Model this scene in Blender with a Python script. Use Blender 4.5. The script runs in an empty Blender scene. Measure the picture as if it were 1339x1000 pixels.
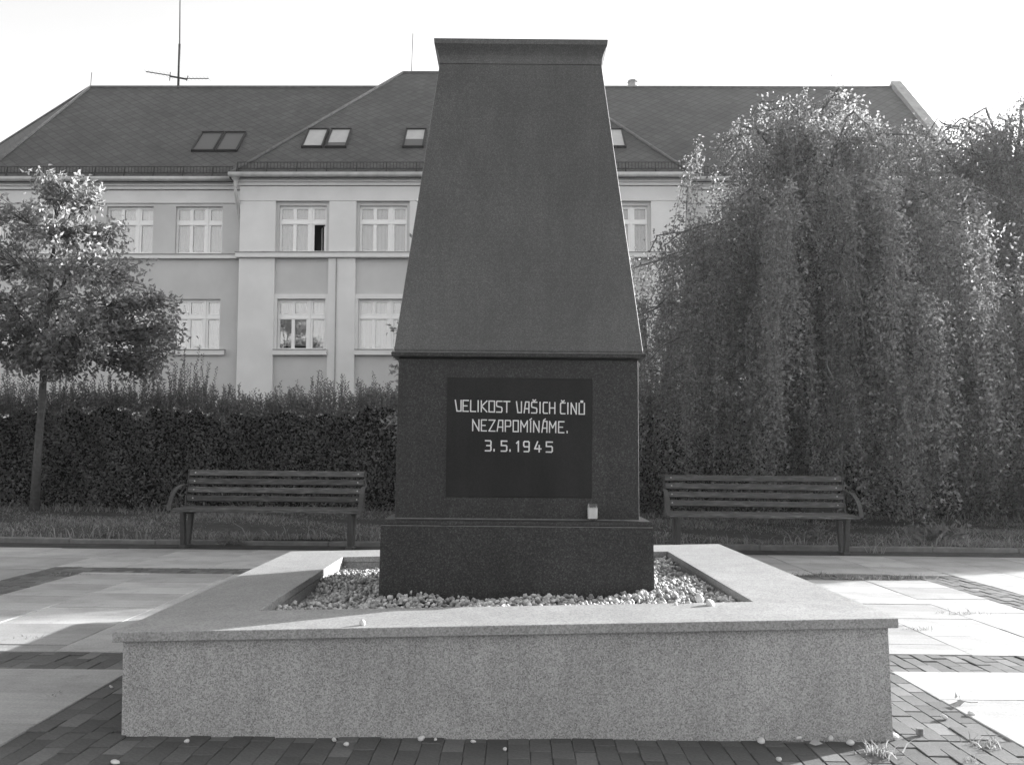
import bpy, math, random
import numpy as np
from mathutils import Vector, Matrix
rnd = random.Random(7); rng = np.random.default_rng(7)
S = bpy.context.scene
COL = S.collection
R = math.radians

# ------------------------------------------------------------------ camera, sky, sun, exposure
VEIL = .0006; CH = 1.072; TILT = .010; FPX = 1200.0; PITCH = math.atan(94.0/1200.0)
cd = bpy.data.cameras.new('camera'); cam = bpy.data.objects.new('camera', cd); COL.objects.link(cam)
cam.location = (0, 0, CH); cam.rotation_euler = (math.pi/2+PITCH, 0, 0)
cd.sensor_width = 36; cd.lens = 36*FPX/1339; cd.clip_start = .05; cd.clip_end = 3000
S.camera = cam
SUN_AZ = R(30); SUN_EL = R(15.5)            # azimuth counted from +X towards +Y
w = bpy.data.worlds.new('World'); S.world = w; w.use_nodes = True
nt = w.node_tree; bg = nt.nodes['Background']
sk = nt.nodes.new('ShaderNodeTexSky'); sk.sky_type = 'NISHITA'; sk.sun_disc = False
sk.sun_elevation = SUN_EL; sk.sun_rotation = math.pi/2-SUN_AZ
sk.dust_density = 2.0
bw = nt.nodes.new('ShaderNodeRGBToBW')      # the photograph is black and white
nt.links.new(sk.outputs[0], bw.inputs[0]); nt.links.new(bw.outputs[0], bg.inputs[0])
bg.inputs[1].default_value = 0.128
sl = bpy.data.lights.new('sun', 'SUN'); so = bpy.data.objects.new('sun', sl); COL.objects.link(so)
sl.energy = 4.25; sl.angle = R(.55); sl.color = (1, 1, 1)
sd = Vector((math.cos(SUN_AZ)*math.cos(SUN_EL), math.sin(SUN_AZ)*math.cos(SUN_EL), math.sin(SUN_EL)))
so.rotation_euler = sd.to_track_quat('Z', 'Y').to_euler()
S.view_settings.view_transform = 'Standard'; S.view_settings.look = 'None'
S.view_settings.gamma = 1; S.view_settings.use_curve_mapping = False
S.view_settings.exposure = 2.15
S.render.engine = 'CYCLES'
S.cycles.use_denoising = True
S.cycles.max_bounces = 8; S.cycles.transparent_max_bounces = 12; S.cycles.caustics_reflective = False

# ------------------------------------------------------------------ helpers
CP, SP = math.cos(PITCH), math.sin(PITCH)
def ray(px, py):
    a = (px-669.5)/FPX; b = (500-py)/FPX
    return a, CP-b*SP, SP+b*CP
def at(px, py, Y):
    a, f, u = ray(px, py); t = Y/f
    return Vector((a*t, Y, CH+u*t))
def gnd(px, py, z=0.0):
    a, f, u = ray(px, py); t = (z-CH)/(u+TILT*a)      # the square falls slightly to the right
    return Vector((a*t, f*t, z-TILT*a*t))
def tag(o, label=None, cat=None, group=None, kind=None):
    if label: o['label'] = label
    if cat: o['category'] = cat
    if group: o['group'] = group
    if kind: o['kind'] = kind
    return o
def empty(name, loc=(0, 0, 0), rot=(0, 0, 0)):
    o = bpy.data.objects.new(name, None); COL.objects.link(o); o.location = loc; o.rotation_euler = rot
    o.empty_display_size = .1
    return o
def link(name, me, mat=None, parent=None):
    o = bpy.data.objects.new(name, me); COL.objects.link(o)
    if mat is not None and not me.materials: me.materials.append(mat)
    if parent is not None: o.parent = parent
    return o
def copy_tree(o, parent=None):
    c = o.copy(); COL.objects.link(c)
    if parent is not None: c.parent = parent
    for ch in o.children: copy_tree(ch, c)
    return c

class MB:
    def __init__(s): s.v = []; s.f = []; s.m = []
    def add(s, vs, fs, mi=0):
        n = len(s.v); s.v += [tuple(v) for v in vs]; s.f += [tuple(i+n for i in f) for f in fs]; s.m += [mi]*len(fs)
    def box(s, x0, x1, y0, y1, z0, z1, mi=0, M=None):
        vs = [(x, y, z) for z in (z0, z1) for y in (y0, y1) for x in (x0, x1)]
        if M is not None: vs = [M @ Vector(v) for v in vs]
        s.add(vs, [(0, 2, 3, 1), (4, 5, 7, 6), (0, 1, 5, 4), (2, 6, 7, 3), (0, 4, 6, 2), (1, 3, 7, 5)], mi)
    def bar(s, a, b, w, h, mi=0, up=(0, 0, 1)):
        a = Vector(a); b = Vector(b); d = b-a; L = d.length; d.normalize()
        u = Vector(up); r = d.cross(u)
        if r.length < 1e-4: r = d.cross(Vector((0, 1, 0)))
        r.normalize(); u = r.cross(d)
        M = Matrix((( d.x, r.x, u.x, a.x), (d.y, r.y, u.y, a.y), (d.z, r.z, u.z, a.z), (0, 0, 0, 1)))
        s.box(0, L, -w/2, w/2, -h/2, h/2, mi, M)
    def tube(s, pts, rad, n=6, mi=0, cap=True):
        pts = [Vector(p) for p in pts]; k = len(pts)
        if not hasattr(rad, '__len__'): rad = [rad]*k
        vs = []; prev = None
        for i, p in enumerate(pts):
            d = (pts[min(i+1, k-1)]-pts[max(i-1, 0)])
            if d.length < 1e-9: d = Vector((0, 0, 1))
            d.normalize()
            if prev is None:
                a = d.cross(Vector((0, 0, 1)));
                if a.length < .1: a = d.cross(Vector((1, 0, 0)))
            else:
                a = prev-d*prev.dot(d)
            a.normalize(); prev = a; b = d.cross(a)
            for j in range(n):
                t = 2*math.pi*j/n; vs.append(p+(a*math.cos(t)+b*math.sin(t))*rad[i])
        fs = [(i*n+j, i*n+(j+1) % n, (i+1)*n+(j+1) % n, (i+1)*n+j) for i in range(k-1) for j in range(n)]
        if cap: fs += [tuple(reversed(range(n))), tuple((k-1)*n+j for j in range(n))]
        s.add(vs, fs, mi)
    def lathe(s, prof, n=20, c=(0, 0, 0), mi=0):
        vs = []; k = len(prof)
        for r, z in prof:
            for j in range(n):
                t = 2*math.pi*j/n; vs.append((c[0]+r*math.cos(t), c[1]+r*math.sin(t), c[2]+z))
        fs = [(i*n+j, i*n+(j+1) % n, (i+1)*n+(j+1) % n, (i+1)*n+j) for i in range(k-1) for j in range(n)]
        fs += [tuple(reversed(range(n))), tuple((k-1)*n+j for j in range(n))]
        s.add(vs, fs, mi)
    def loft(s, secs, mi=0):
        """stack of rectangles (hx, y0, y1, z)"""
        vs = []
        for hx, y0, y1, z in secs: vs += [(-hx, y0, z), (hx, y0, z), (hx, y1, z), (-hx, y1, z)]
        fs = [(3, 2, 1, 0)]
        for i in range(len(secs)-1):
            a = 4*i
            for j in range(4): fs.append((a+j, a+(j+1) % 4, a+4+(j+1) % 4, a+4+j))
        a = 4*(len(secs)-1); fs.append((a, a+1, a+2, a+3))
        s.add(vs, fs, mi)
    def mesh(s, name, mats=None, smooth=False):
        me = bpy.data.meshes.new(name); me.from_pydata(s.v, [], s.f)
        for m in (mats or []): me.materials.append(m)
        if any(s.m): me.polygons.foreach_set('material_index', s.m)
        if smooth: me.polygons.foreach_set('use_smooth', [True]*len(s.f))
        me.update(); return me
    def build(s, name, mat, parent=None, smooth=False, bevel=0, seg=2):
        o = link(name, s.mesh(name, mat if isinstance(mat, list) else [mat], smooth), None, parent)
        if bevel:
            b = o.modifiers.new('bevel', 'BEVEL'); b.width = bevel; b.segments = seg; b.limit_method = 'ANGLE'; b.angle_limit = R(25)
        return o

def np_mesh(name, V, F, mat, smooth=False):
    """V (n,3), F (m,k) fixed-size faces"""
    me = bpy.data.meshes.new(name); n, (m, k) = len(V), F.shape
    me.vertices.add(n); me.vertices.foreach_set('co', np.ascontiguousarray(V, dtype=np.float32).ravel())
    me.loops.add(m*k); me.loops.foreach_set('vertex_index', np.ascontiguousarray(F, dtype=np.int32).ravel())
    me.polygons.add(m); me.polygons.foreach_set('loop_start', np.arange(0, m*k, k, dtype=np.int32))
    try: me.polygons.foreach_set('loop_total', np.full(m, k, dtype=np.int32))
    except Exception: pass
    if smooth: me.polygons.foreach_set('use_smooth', np.ones(m, dtype=bool))
    me.materials.append(mat); me.update(calc_edges=True); me.validate()
    return me
def unit(a): return a/np.maximum(np.linalg.norm(a, axis=-1, keepdims=True), 1e-9)
def leaves(name, C, D, L, W, mat, parent=None, fold=.25, tilt=None):
    """pointed leaves: C base points, D directions, L lengths, W widths; two folded halves each"""
    n = len(C); D = unit(D)
    q = rng.normal(size=(n, 3)) if tilt is None else tilt
    X = unit(np.cross(D, q)); N = np.cross(X, D)
    L = L[:, None]; W = W[:, None]
    b = C; t = C+D*L-N*L*.12
    m = C+D*L*.5
    l = C+D*L*.42+X*W*.5+N*W*fold; r = C+D*L*.42-X*W*.5+N*W*fold
    V = np.stack([b, r, t, l], 1).reshape(-1, 3)
    V[1::4] += 0; base = np.arange(n)[:, None]*4
    F = np.concatenate([base+np.array([[0, 1, 2]]), base+np.array([[0, 2, 3]])], 0)
    o = link(name, np_mesh(name, V, F, mat), None, parent)
    return o

# ------------------------------------------------------------------ materials (all grey: the photograph is monochrome)
def nodes(name):
    m = bpy.data.materials.new(name); m.use_nodes = True
    t = m.node_tree; return m, t, t.nodes['Principled BSDF']
def ramp(t, fac, stops):
    r = t.nodes.new('ShaderNodeValToRGB'); e = r.color_ramp.elements
    while len(e) < len(stops): e.new(.5)
    for i, (p, v) in enumerate(stops): e[i].position = p; e[i].color = (v, v, v, 1)
    t.links.new(fac, r.inputs[0]); return r.outputs[0]
def coords(t, kind='Object', scale=None):
    c = t.nodes.new('ShaderNodeTexCoord'); o = c.outputs[kind]
    if scale:
        mp = t.nodes.new('ShaderNodeMapping'); mp.inputs['Scale'].default_value = scale
        t.links.new(o, mp.inputs[0]); o = mp.outputs[0]
    return o
def noise(t, vec, scale, detail=3, rough=.55):
    n = t.nodes.new('ShaderNodeTexNoise'); n.inputs['Scale'].default_value = scale
    n.inputs['Detail'].default_value = detail; n.inputs['Roughness'].default_value = rough
    t.links.new(vec, n.inputs['Vector']); return n.outputs[0]
def voro(t, vec, scale, out='Color'):
    n = t.nodes.new('ShaderNodeTexVoronoi'); n.inputs['Scale'].default_value = scale
    t.links.new(vec, n.inputs['Vector'])
    if out == 'Color':
        b = t.nodes.new('ShaderNodeRGBToBW'); t.links.new(n.outputs['Color'], b.inputs[0]); return b.outputs[0]
    return n.outputs[out]
def mul(t, a, b, op='MULTIPLY'):
    n = t.nodes.new('ShaderNodeMath'); n.operation = op
    for i, x in enumerate((a, b)):
        if isinstance(x, (int, float)): n.inputs[i].default_value = x
        else: t.links.new(x, n.inputs[i])
    return n.outputs[0]
def bump(t, p, h, strength, dist=.01):
    b = t.nodes.new('ShaderNodeBump'); b.inputs['Strength'].default_value = strength; b.inputs['Distance'].default_value = dist
    t.links.new(h, b.inputs['Height']); t.links.new(b.outputs[0], p.inputs['Normal'])
def setp(p, rough=.8, spec=.4, metal=0):
    p.inputs['Roughness'].default_value = rough; p.inputs['Specular IOR Level'].default_value = spec; p.inputs['Metallic'].default_value = metal
def plain(name, base, rough=.8, spec=.4, ns=0, amt=.25, bs=0, bump_d=.004, metal=0, island=0, kind='Object'):
    m, t, p = nodes(name); setp(p, rough, spec, metal)
    p.inputs['Base Color'].default_value = (base, base, base, 1)
    v = coords(t, kind) if (ns or bs) else None; f = None
    if ns: f = ramp(t, noise(t, v, ns, 5, .6), [(.25, base*(1-amt)), (.75, base*(1+amt))])
    if island:
        g = t.nodes.new('ShaderNodeNewGeometry'); k = ramp(t, g.outputs['Random Per Island'], [(0, 1-island), (1, 1+island)])
        f = mul(t, f, k) if f is not None else mul(t, k, base)
    if f is not None: t.links.new(f, p.inputs['Base Color'])
    if bs: bump(t, p, noise(t, v, bs, 4), .6, bump_d)
    return m
def leafmat(name, base, trans, tcol=None, var=.5, spec=.35, rough=.5):
    m, t, p = nodes(name); setp(p, rough, spec)
    g = t.nodes.new('ShaderNodeNewGeometry')
    k = ramp(t, g.outputs['Random Per Island'], [(0, base*(1-var)), (1, base*(1+var))])
    t.links.new(k, p.inputs['Base Color'])
    tr = t.nodes.new('ShaderNodeBsdfTranslucent')
    k2 = mul(t, k, (tcol or base*2)/base); t.links.new(k2, tr.inputs[0])
    mx = t.nodes.new('ShaderNodeMixShader'); mx.inputs[0].default_value = trans
    t.links.new(p.outputs[0], mx.inputs[1]); t.links.new(tr.outputs[0], mx.inputs[2])
    t.links.new(mx.outputs[0], t.nodes['Material Output'].inputs[0])
    return m
def granite(name, stops, scale, rough, spec=.5, stain=.12, bumpd=0, stain_scale=2.5):
    m, t, p = nodes(name); setp(p, rough, spec)
    v = coords(t)
    a = voro(t, v, scale); b = voro(t, v, scale*2.3)
    f = mul(t, mul(t, a, .6), mul(t, b, .4), 'ADD')
    c = ramp(t, f, stops)
    st = ramp(t, noise(t, v, stain_scale, 5, .65), [(.3, 1-stain), (.7, 1+stain)])
    c = mul(t, c, st)
    sk_ = ramp(t, noise(t, coords(t, 'Object', (9, 9, .8)), 1.0, 5, .7), [(.3, 1-stain*.9), (.62, 1+stain*.5)])     # runs of rain
    c = mul(t, c, sk_)
    t.links.new(c, p.inputs['Base Color'])
    if bumpd: bump(t, p, f, .5, bumpd)
    return m
M = {}
M['granite_wall'] = granite('speckled_granite', [(.2, .15), (.42, .28), (.58, .35), (.8, .45)], 210, .75, .3, .13, .001, 1.6)
M['granite_cap'] = granite('pale_granite', [(.2, .175), (.5, .27), (.8, .35)], 150, .5, .28, .10, 0, 3)
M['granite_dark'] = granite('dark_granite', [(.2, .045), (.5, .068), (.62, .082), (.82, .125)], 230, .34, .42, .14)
M['granite_lower'] = granite('dark_granite_dimmed', [(.2, .016), (.5, .028), (.62, .038), (.82, .07)], 170, .42, .22, .16)  # same granite as the shaft; its dimmer sky reflection is put into the colour
M['panel'] = granite('black_polished_stone', [(.2, .013), (.8, .021)], 200, .35, .15, .2)
M['letter'] = plain('white_letter_paint', .62, .7, .2, 60, .12)
M['pebble'] = plain('white_pebbles', .37, .75, .3, 25, .25, 0, island=.5)
def slabmat():
    m, t, p = nodes('concrete_slab'); setp(p, .85, .25)
    v = coords(t); oi = t.nodes.new('ShaderNodeObjectInfo')
    a = ramp(t, noise(t, v, 1.6, 6, .65), [(.25, .19), (.5, .29), (.75, .36)])
    b = ramp(t, noise(t, v, 90, 3), [(.3, .85), (.7, 1.12)])
    k = ramp(t, oi.outputs['Random'], [(0, .8), (1, 1.12)])
    sc = ramp(t, noise(t, coords(t, 'Object', (.8, 7, 1)), 2.0, 4), [(.25, .9), (.6, 1.05)])
    sp_ = ramp(t, noise(t, v, 5.5, 6, .75), [(.30, .62), (.42, 1.0)])
    t.links.new(mul(t, mul(t, mul(t, mul(t, a, b), k), sc), sp_), p.inputs['Base Color'])
    bump(t, p, noise(t, v, 60, 4), .4, .003); return m
M['slab'] = slabmat()
def brickmat(name, obj):
    m, t, p = nodes(name); setp(p, .9, .2)
    v = coords(t); 
    if obj: r = t.nodes.new('ShaderNodeObjectInfo').outputs['Random']
    else: r = t.nodes.new('ShaderNodeNewGeometry').outputs['Random Per Island']
    k = ramp(t, r, [(0, .075), (.85, .11), (1, .15)])
    b = ramp(t, noise(t, v, 70, 4, .65), [(.25, .75), (.75, 1.25)])
    c = ramp(t, noise(t, v, 2.3, 4), [(.3, .85), (.7, 1.15)])
    t.links.new(mul(t, mul(t, k, b), c), p.inputs['Base Color'])
    bump(t, p, noise(t, v, 120, 4), .5, .003); return m
M['brick'] = brickmat('brick_paver', True); M['brick_mass'] = brickmat('brick_paver_mass', False)
M['joint'] = plain('joint_sand', .085, .95, .1, 9, .4, 80)
M['soil'] = plain('soil', .05, .95, .1, 6, .5, 30, .02)
M['ground'] = plain('far_ground', .08, .95, .1, .5, .3)
M['kerb'] = plain('kerb_concrete', .14, .9, .2, 7, .3, 60, .003)
M['wood'] = None
def woodmat():
    m, t, p = nodes('weathered_wood'); setp(p, .7, .3)
    g = noise(t, coords(t, 'Object', (1.2, 14, 14)), 6, 6, .7)
    a = ramp(t, g, [(.3, .028), (.5, .06), (.6, .11), (.75, .25)])
    oi = t.nodes.new('ShaderNodeObjectInfo'); k = ramp(t, oi.outputs['Random'], [(0, .7), (1, 1.25)])
    t.links.new(mul(t, a, k), p.inputs['Base Color']); bump(t, p, g, .6, .003); return m
M['wood'] = woodmat()
M['iron'] = plain('painted_iron', .04, .55, .4, 25, .35, 90, .002)
M['bolt'] = plain('bright_bolt', .5, .4, .5)
M['bark'] = plain('bark', .075, .9, .2, 18, .45, 30, .012)
M['twig'] = plain('grey_twig', .13, .85, .2, 25, .35)
M['leaf_tree'] = leafmat('young_tree_leaf', .12, .45, .46, .35)
M['leaf_beech'] = leafmat('beech_leaf', .175, .42, .37, .38)
M['leaf_hedge'] = leafmat('hedge_leaf', .13, .3, .26, .35)
M['leaf_low'] = leafmat('low_leaf', .12, .35, .25, .4)
M['grass'] = leafmat('grass_blade', .17, .35, .3, .5, .2)
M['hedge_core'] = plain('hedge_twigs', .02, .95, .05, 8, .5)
M['render'] = plain('wall_render', .55, .9, .2, .8, .1, 45, .004)
M['render_light'] = plain('pale_wall_render', .70, .9, .2, .9, .08, 45, .004)
M['trim'] = plain('pale_trim', .72, .8, .3, 3, .06)
M['window_paint'] = plain('white_window_paint', .84, .5, .4, 5, .04)
M['interior'] = plain('unlit_room_black', .025, .9, .1)
M['curtain'] = plain('net_curtain', .33, .9, .1, 3, .12)
M['curtain_dim'] = plain('grey_blind', .22, .9, .1, 3, .10)
M['curtain_bright'] = plain('white_curtain', .48, .9, .1, 3, .08)
M['gutter'] = plain('zinc_gutter', .42, .45, .4, 4, .2)
M['zinc'] = plain('sheet_metal', .30, .5, .4, 4, .25)
M['black_metal'] = plain('black_metal', .03, .6, .3)
M['ridge'] = plain('ridge_tile', .15, .8, .3, 6, .3)
def roofmat():
    m, t, p = nodes('roof_shingles'); setp(p, .75, .3)
    v = coords(t, 'Object')
    sx = t.nodes.new('ShaderNodeSeparateXYZ'); t.links.new(v, sx.inputs[0]); cb = t.nodes.new('ShaderNodeCombineXYZ')
    zz = mul(t, sx.outputs[2], 1.47); t.links.new(mul(t, sx.outputs[0], zz, 'ADD'), cb.inputs[0]); t.links.new(mul(t, sx.outputs[0], zz, 'SUBTRACT'), cb.inputs[1])
    br = t.nodes.new('ShaderNodeTexBrick'); br.offset = 0; br.inputs['Scale'].default_value = 1; br.inputs['Brick Width'].default_value = .42; br.inputs['Row Height'].default_value = .42
    br.inputs['Mortar Size'].default_value = .03; br.inputs['Mortar Smooth'].default_value = .6
    br.inputs['Color1'].default_value = (.085, .085, .085, 1); br.inputs['Color2'].default_value = (.105, .105, .105, 1); br.inputs['Mortar'].default_value = (.062, .062, .062, 1)
    t.links.new(cb.outputs[0], br.inputs['Vector'])
    bwn = t.nodes.new('ShaderNodeRGBToBW'); t.links.new(br.outputs[0], bwn.inputs[0])
    n = ramp(t, noise(t, v, .45, 6, .65), [(.3, .72), (.7, 1.04)]); n2 = ramp(t, noise(t, v, 4, 4), [(.3, .9), (.7, 1.1)])
    t.links.new(mul(t, mul(t, bwn.outputs[0], n), n2), p.inputs['Base Color']); bump(t, p, br.outputs[1], -.4, .02); return m
M['roof'] = roofmat()
def glassmat(name, refl=.12):
    m, t, p = nodes(name); t.nodes.remove(p)
    tr = t.nodes.new('ShaderNodeBsdfTransparent'); gl = t.nodes.new('ShaderNodeBsdfGlossy'); gl.inputs['Roughness'].default_value = .03
    fr = t.nodes.new('ShaderNodeLayerWeight'); fr.inputs[0].default_value = .35
    k = mul(t, mul(t, fr.outputs[0], .8), refl, 'ADD')
    mx = t.nodes.new('ShaderNodeMixShader'); t.links.new(k, mx.inputs[0]); t.links.new(tr.outputs[0], mx.inputs[1]); t.links.new(gl.outputs[0], mx.inputs[2])
    t.links.new(mx.outputs[0], t.nodes['Material Output'].inputs[0]); return m
M['glass'] = glassmat('window_glass')
M['wax'] = plain('candle_wax', .9, .6, .3)
M['candle_glass'] = glassmat('candle_glass', .08)
M['leaf_dry'] = plain('dry_leaf', .3, .8, .2, 20, .3)
M['cork'] = plain('cork', .16, .85, .2, 60, .4)

# ------------------------------------------------------------------ ground, pavement, kerb, lawn
def skew(x, y): return y
def tilt(o): o.rotation_euler = (0, TILT, 0); return o
def plane(name, x0, x1, y0, y1, z, mat, warp=True):
    mb = MB(); nx = 24; ny = 8
    vs = [(x0+(x1-x0)*i/nx, 0, z) for i in range(nx+1)]
    V = []
    for j in range(ny+1):
        for i in range(nx+1):
            x = x0+(x1-x0)*i/nx; y = y0+(y1-y0)*j/ny
            V.append((x, skew(x, y) if warp else y, z))
    mb.add(V, [(j*(nx+1)+i, j*(nx+1)+i+1, (j+1)*(nx+1)+i+1, (j+1)*(nx+1)+i) for j in range(ny) for i in range(nx)])
    return tag(mb.build(name, mat), kind='structure')
g = MB(); g.add([(-300, -300, -.4), (300, -300, -.4), (300, 300, -.4), (-300, 300, -.4)], [(0, 1, 2, 3)])
tag(g.build('ground', M['ground']), kind='structure')
EDGE = 10.2; KERB = 10.74
pave = tilt(plane('pavement', -16, 16, -6, EDGE, -.0085, M['joint']))
soil = tilt(plane('soil_strip', -16, 16, EDGE, KERB+.02, -.006, M['soil']))

def cell_mesh(name, x0, x1, y0, y1, h, mat, bev=.004, ctr=None):
    """a stone with chamfered top edge, following the slight skew of the paving grid"""
    cx, cy = (x0+x1)/2, (y0+y1)/2; oy = skew(cx, cy)
    P = [(x0, y0), (x1, y0), (x1, y1), (x0, y1)]; b = bev
    Q = [(x0+b, y0+b), (x1-b, y0+b), (x1-b, y1-b), (x0+b, y1-b)]
    V = [(x-cx, skew(x, y)-oy, -.04) for x, y in P]+[(x-cx, skew(x, y)-oy, -b) for x, y in P]+[(x-cx, skew(x, y)-oy, 0) for x, y in Q]
    F = [(0, 1, 5, 4), (1, 2, 6, 5), (2, 3, 7, 6), (3, 0, 4, 7), (4, 5, 9, 8), (5, 6, 10, 9), (6, 7, 11, 10), (7, 4, 8, 11), (8, 9, 10, 11)]
    return V, F, (cx, oy)
def slab(x0, x1, y0, y1):
    g_ = .002+rnd.random()*.0025
    V, F, (cx, cy) = cell_mesh('slab', x0+g_, x1-g_, y0+g_, y1-g_, 0, None, .003)
    mb = MB(); mb.add(V, F); o = mb.build('slab', M['slab'], pave)
    o.location = (cx, cy, rnd.uniform(-.002, .002)); o.rotation_euler = (rnd.uniform(-.003, .003), rnd.uniform(-.003, .003), rnd.uniform(-.002, .002))
BR = []
BW, BL = .081, .162
def bricks(x0, x1, y0, y1):
    n = max(1, round((x1-x0)/BW)); w_ = (x1-x0)/n
    for i in range(n):
        off = (i % 2)*BL/2+rnd.uniform(-.012, .012); y = y0-off
        while y < y1-.01:
            a, b = max(y, y0), min(y+BL, y1)
            if b-a > .03: BR.append((x0+i*w_, x0+(i+1)*w_, a, b))
            y += BL
PX0, PX1, PY0, PY1 = -1.48, 1.47, 3.58, 6.45         # plinth footprint
AX0, AX1 = -1.86, 1.91                              # brick apron round it
LA0, LA1, RA0, RA1 = 4.60, 5.0, 4.73, 5.14          # cross bands beside the plinth
BB0, BB1 = 8.19, 8.56                               # cross band behind it
VL, VR = (-4.21, -3.78), (3.66, 4.06)               # the two bands running away
bricks(AX0, AX1, 2.62, 3.61); bricks(AX0, PX0+.03, 3.61, LA0); bricks(PX1-.03, AX1, 3.61, RA0)
bricks(VL[1], PX0+.03, LA0, LA1); bricks(PX1-.03, VR[0], RA0, RA1)
bricks(VL[1], VR[0], BB0, BB1); bricks(VL[0], VL[1], 2.62, BB1); bricks(VR[0], VR[1], 2.62, BB1)
bricks(AX0, AX1, 1.6, 2.62)
def slabs(x0, x1, y0, y1, xs, dy, stag):
    cuts = [x0]+[x for x in xs if x0 < x < x1]+[x1]
    for k in range(len(cuts)-1):
        y = y0-(stag*k) % dy
        while y < y1-.02:
            a, b = max(y, y0), min(y+dy, y1)
            if b-a > .08: slab(cuts[k], cuts[k+1], a, b)
            y += dy
slabs(VL[1], AX0, 1.6, LA0, [-2.65], 1.3, .5)
slabs(AX1, VR[0], 1.6, RA0, [2.78], 1.3, .37)
slabs(VL[1], PX0+.03, LA1, BB0, [-3.18, -2.45, -1.75], .62, .46)
slabs(PX1-.03, VR[0], RA1, BB0, [1.95, 2.53, 3.1], .60, .33)
slabs(PX0+.03, PX1-.03, PY1-.03, BB0, [-.75, 0, .75], .62, .3)
slabs(-7.7, VL[0], 1.6, EDGE, [-4.95, -5.7, -6.5, -7.2], .9, .33)
slabs(VR[1], 7.6, 1.6, EDGE, [4.65, 5.3, 6.1, 6.9], .9, .33)
slabs(VL[0], VR[1], BB1, EDGE, [-3.6, -2.8, -2, -1.2, -.4, .4, 1.2, 2, 2.8, 3.5], .83, .27)
def vis(b):
    cx, cy = (b[0]+b[1])/2, (b[2]+b[3])/2; y = skew(cx, cy); px = 669.5+FPX*cx/max(y, .1); py = 594+FPX*CH/max(y, .1)
    hid = (PX0-.02 < cx < PX1+.02 and cy > PY0)
    return (-25 < px < 1365 and py < 1015 and not hid), y
order = sorted(range(len(BR)), key=lambda i: (not vis(BR[i])[0], vis(BR[i])[1]))
big = order[:300]; rest = order[300:]
BRM = {}
for i in big:
    b = BR[i]; V, F, (cx, cy) = cell_mesh('brick', b[0]+.0008, b[1]-.0008, b[2]+.0008, b[3]-.0008, 0, None, .0025)
    key = (round(b[1]-b[0], 3), round(b[3]-b[2], 2))
    if key not in BRM:
        mb = MB(); mb.add(V, F); BRM[key] = mb.mesh('brick', [M['brick']])
    o = link('brick', BRM[key], None, pave)
    o.location = (cx, cy, rnd.uniform(-.005, .001)-.001); o.rotation_euler = (rnd.uniform(-.01, .01), rnd.uniform(-.014, .014), rnd.uniform(-.01, .01)-.012)
mb = MB()
for i in rest:
    b = BR[i]; V, F, (cx, cy) = cell_mesh('brick', b[0]+.002, b[1]-.002, b[2]+.002, b[3]-.002, 0, None, .004); dz = rnd.uniform(-.005, .002)
    mb.add([(v[0]+cx, v[1]+cy, v[2]+dz) for v in V], F)
tag(mb.build('brick', M['brick_mass'], pave), kind='stuff')
# kerb stones
kerb = tilt(tag(empty('kerb', (0, 0, 0)), kind='structure'))
km = MB(); km.box(-.498, .498, 0, .10, -.1, .05)
kme = km.mesh('kerb_stone', [M['kerb']])
for i in range(-15, 16):
    o = link('kerb_stone', kme, None, kerb); x = i+.37
    o.location = (x, KERB+rnd.uniform(-.006, .006), rnd.uniform(-.008, .006)); o.rotation_euler = (rnd.uniform(-.02, .02), rnd.uniform(-.008, .008), rnd.uniform(-.004, .004))
    b = o.modifiers.new('bevel', 'BEVEL'); b.width = .012; b.segments = 2
# lawn
def lawn_z(x, y): return .055+.02*np.sin(x*1.3+y)*np.cos(y*1.7-x*.4)+.012*np.maximum(y-11, 0)-TILT*x-.02
mb = MB(); nx, ny = 60, 24; V = []
for j in range(ny+1):
    for i in range(nx+1):
        x = -22+44*i/nx; y = KERB+.09+(28-KERB)*j/ny; V.append((x, y, float(lawn_z(x, y))))
mb.add(V, [(j*(nx+1)+i, j*(nx+1)+i+1, (j+1)*(nx+1)+i+1, (j+1)*(nx+1)+i) for j in range(ny) for i in range(nx)])
tag(mb.build('lawn', M['soil'], smooth=True), kind='structure')
def blades(name, P, H, mat, lean=.45, wid=.006, parent=None):
    n = len(P); a = rng.uniform(0, 2*np.pi, n); t = rng.normal(0, lean, (n, 2))
    D = np.stack([np.cos(a), np.sin(a), 0*a], 1)*wid*(H[:, None]/.08)**.4
    mid = P+np.stack([t[:, 0]*H*.35, t[:, 1]*H*.35, H*.6], 1); tip = P+np.stack([t[:, 0]*H, t[:, 1]*H, H*.95], 1)
    V = np.stack([P-D, P+D, mid+D*.7, mid-D*.7, tip], 1).reshape(-1, 3); b = np.arange(n)[:, None]*5
    F = np.concatenate([b+np.array([[0, 1, 2]]), b+np.array([[0, 2, 3]]), b+np.array([[3, 2, 4]])], 0)
    return link(name, np_mesh(name, V, F, mat), None, parent)
n = 70000
gx = rng.uniform(-9.5, 9.5, n); gy = KERB+.1+rng.beta(1, 1.35, n)*5.2
cl = np.sin(gx*2.1+gy*3)+np.sin(gx*.9-gy*1.4)+rng.normal(0, .5, n)
gh = np.clip(.024+.016*cl, .006, .09)*rng.uniform(.5, 1.5, n)
tag(blades('grass', np.stack([gx, gy, lawn_z(gx, gy)-.005], 1), gh, M['grass'], .9, .007), kind='stuff')
# longer ragged grass under the hedge and along the kerb
n = 4500; gx = rng.uniform(-9.5, 9.5, n); gy = np.where(rng.random(n) < .6, 15.1+rng.normal(0, .25, n), KERB+.13+np.abs(rng.normal(0, .1, n)))
gh = np.abs(rng.normal(.05, .06, n))+.015
tag(blades('tall_grass', np.stack([gx, gy, lawn_z(gx, gy)-.005], 1), gh, M['grass'], .55, .007), kind='stuff')

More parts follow.
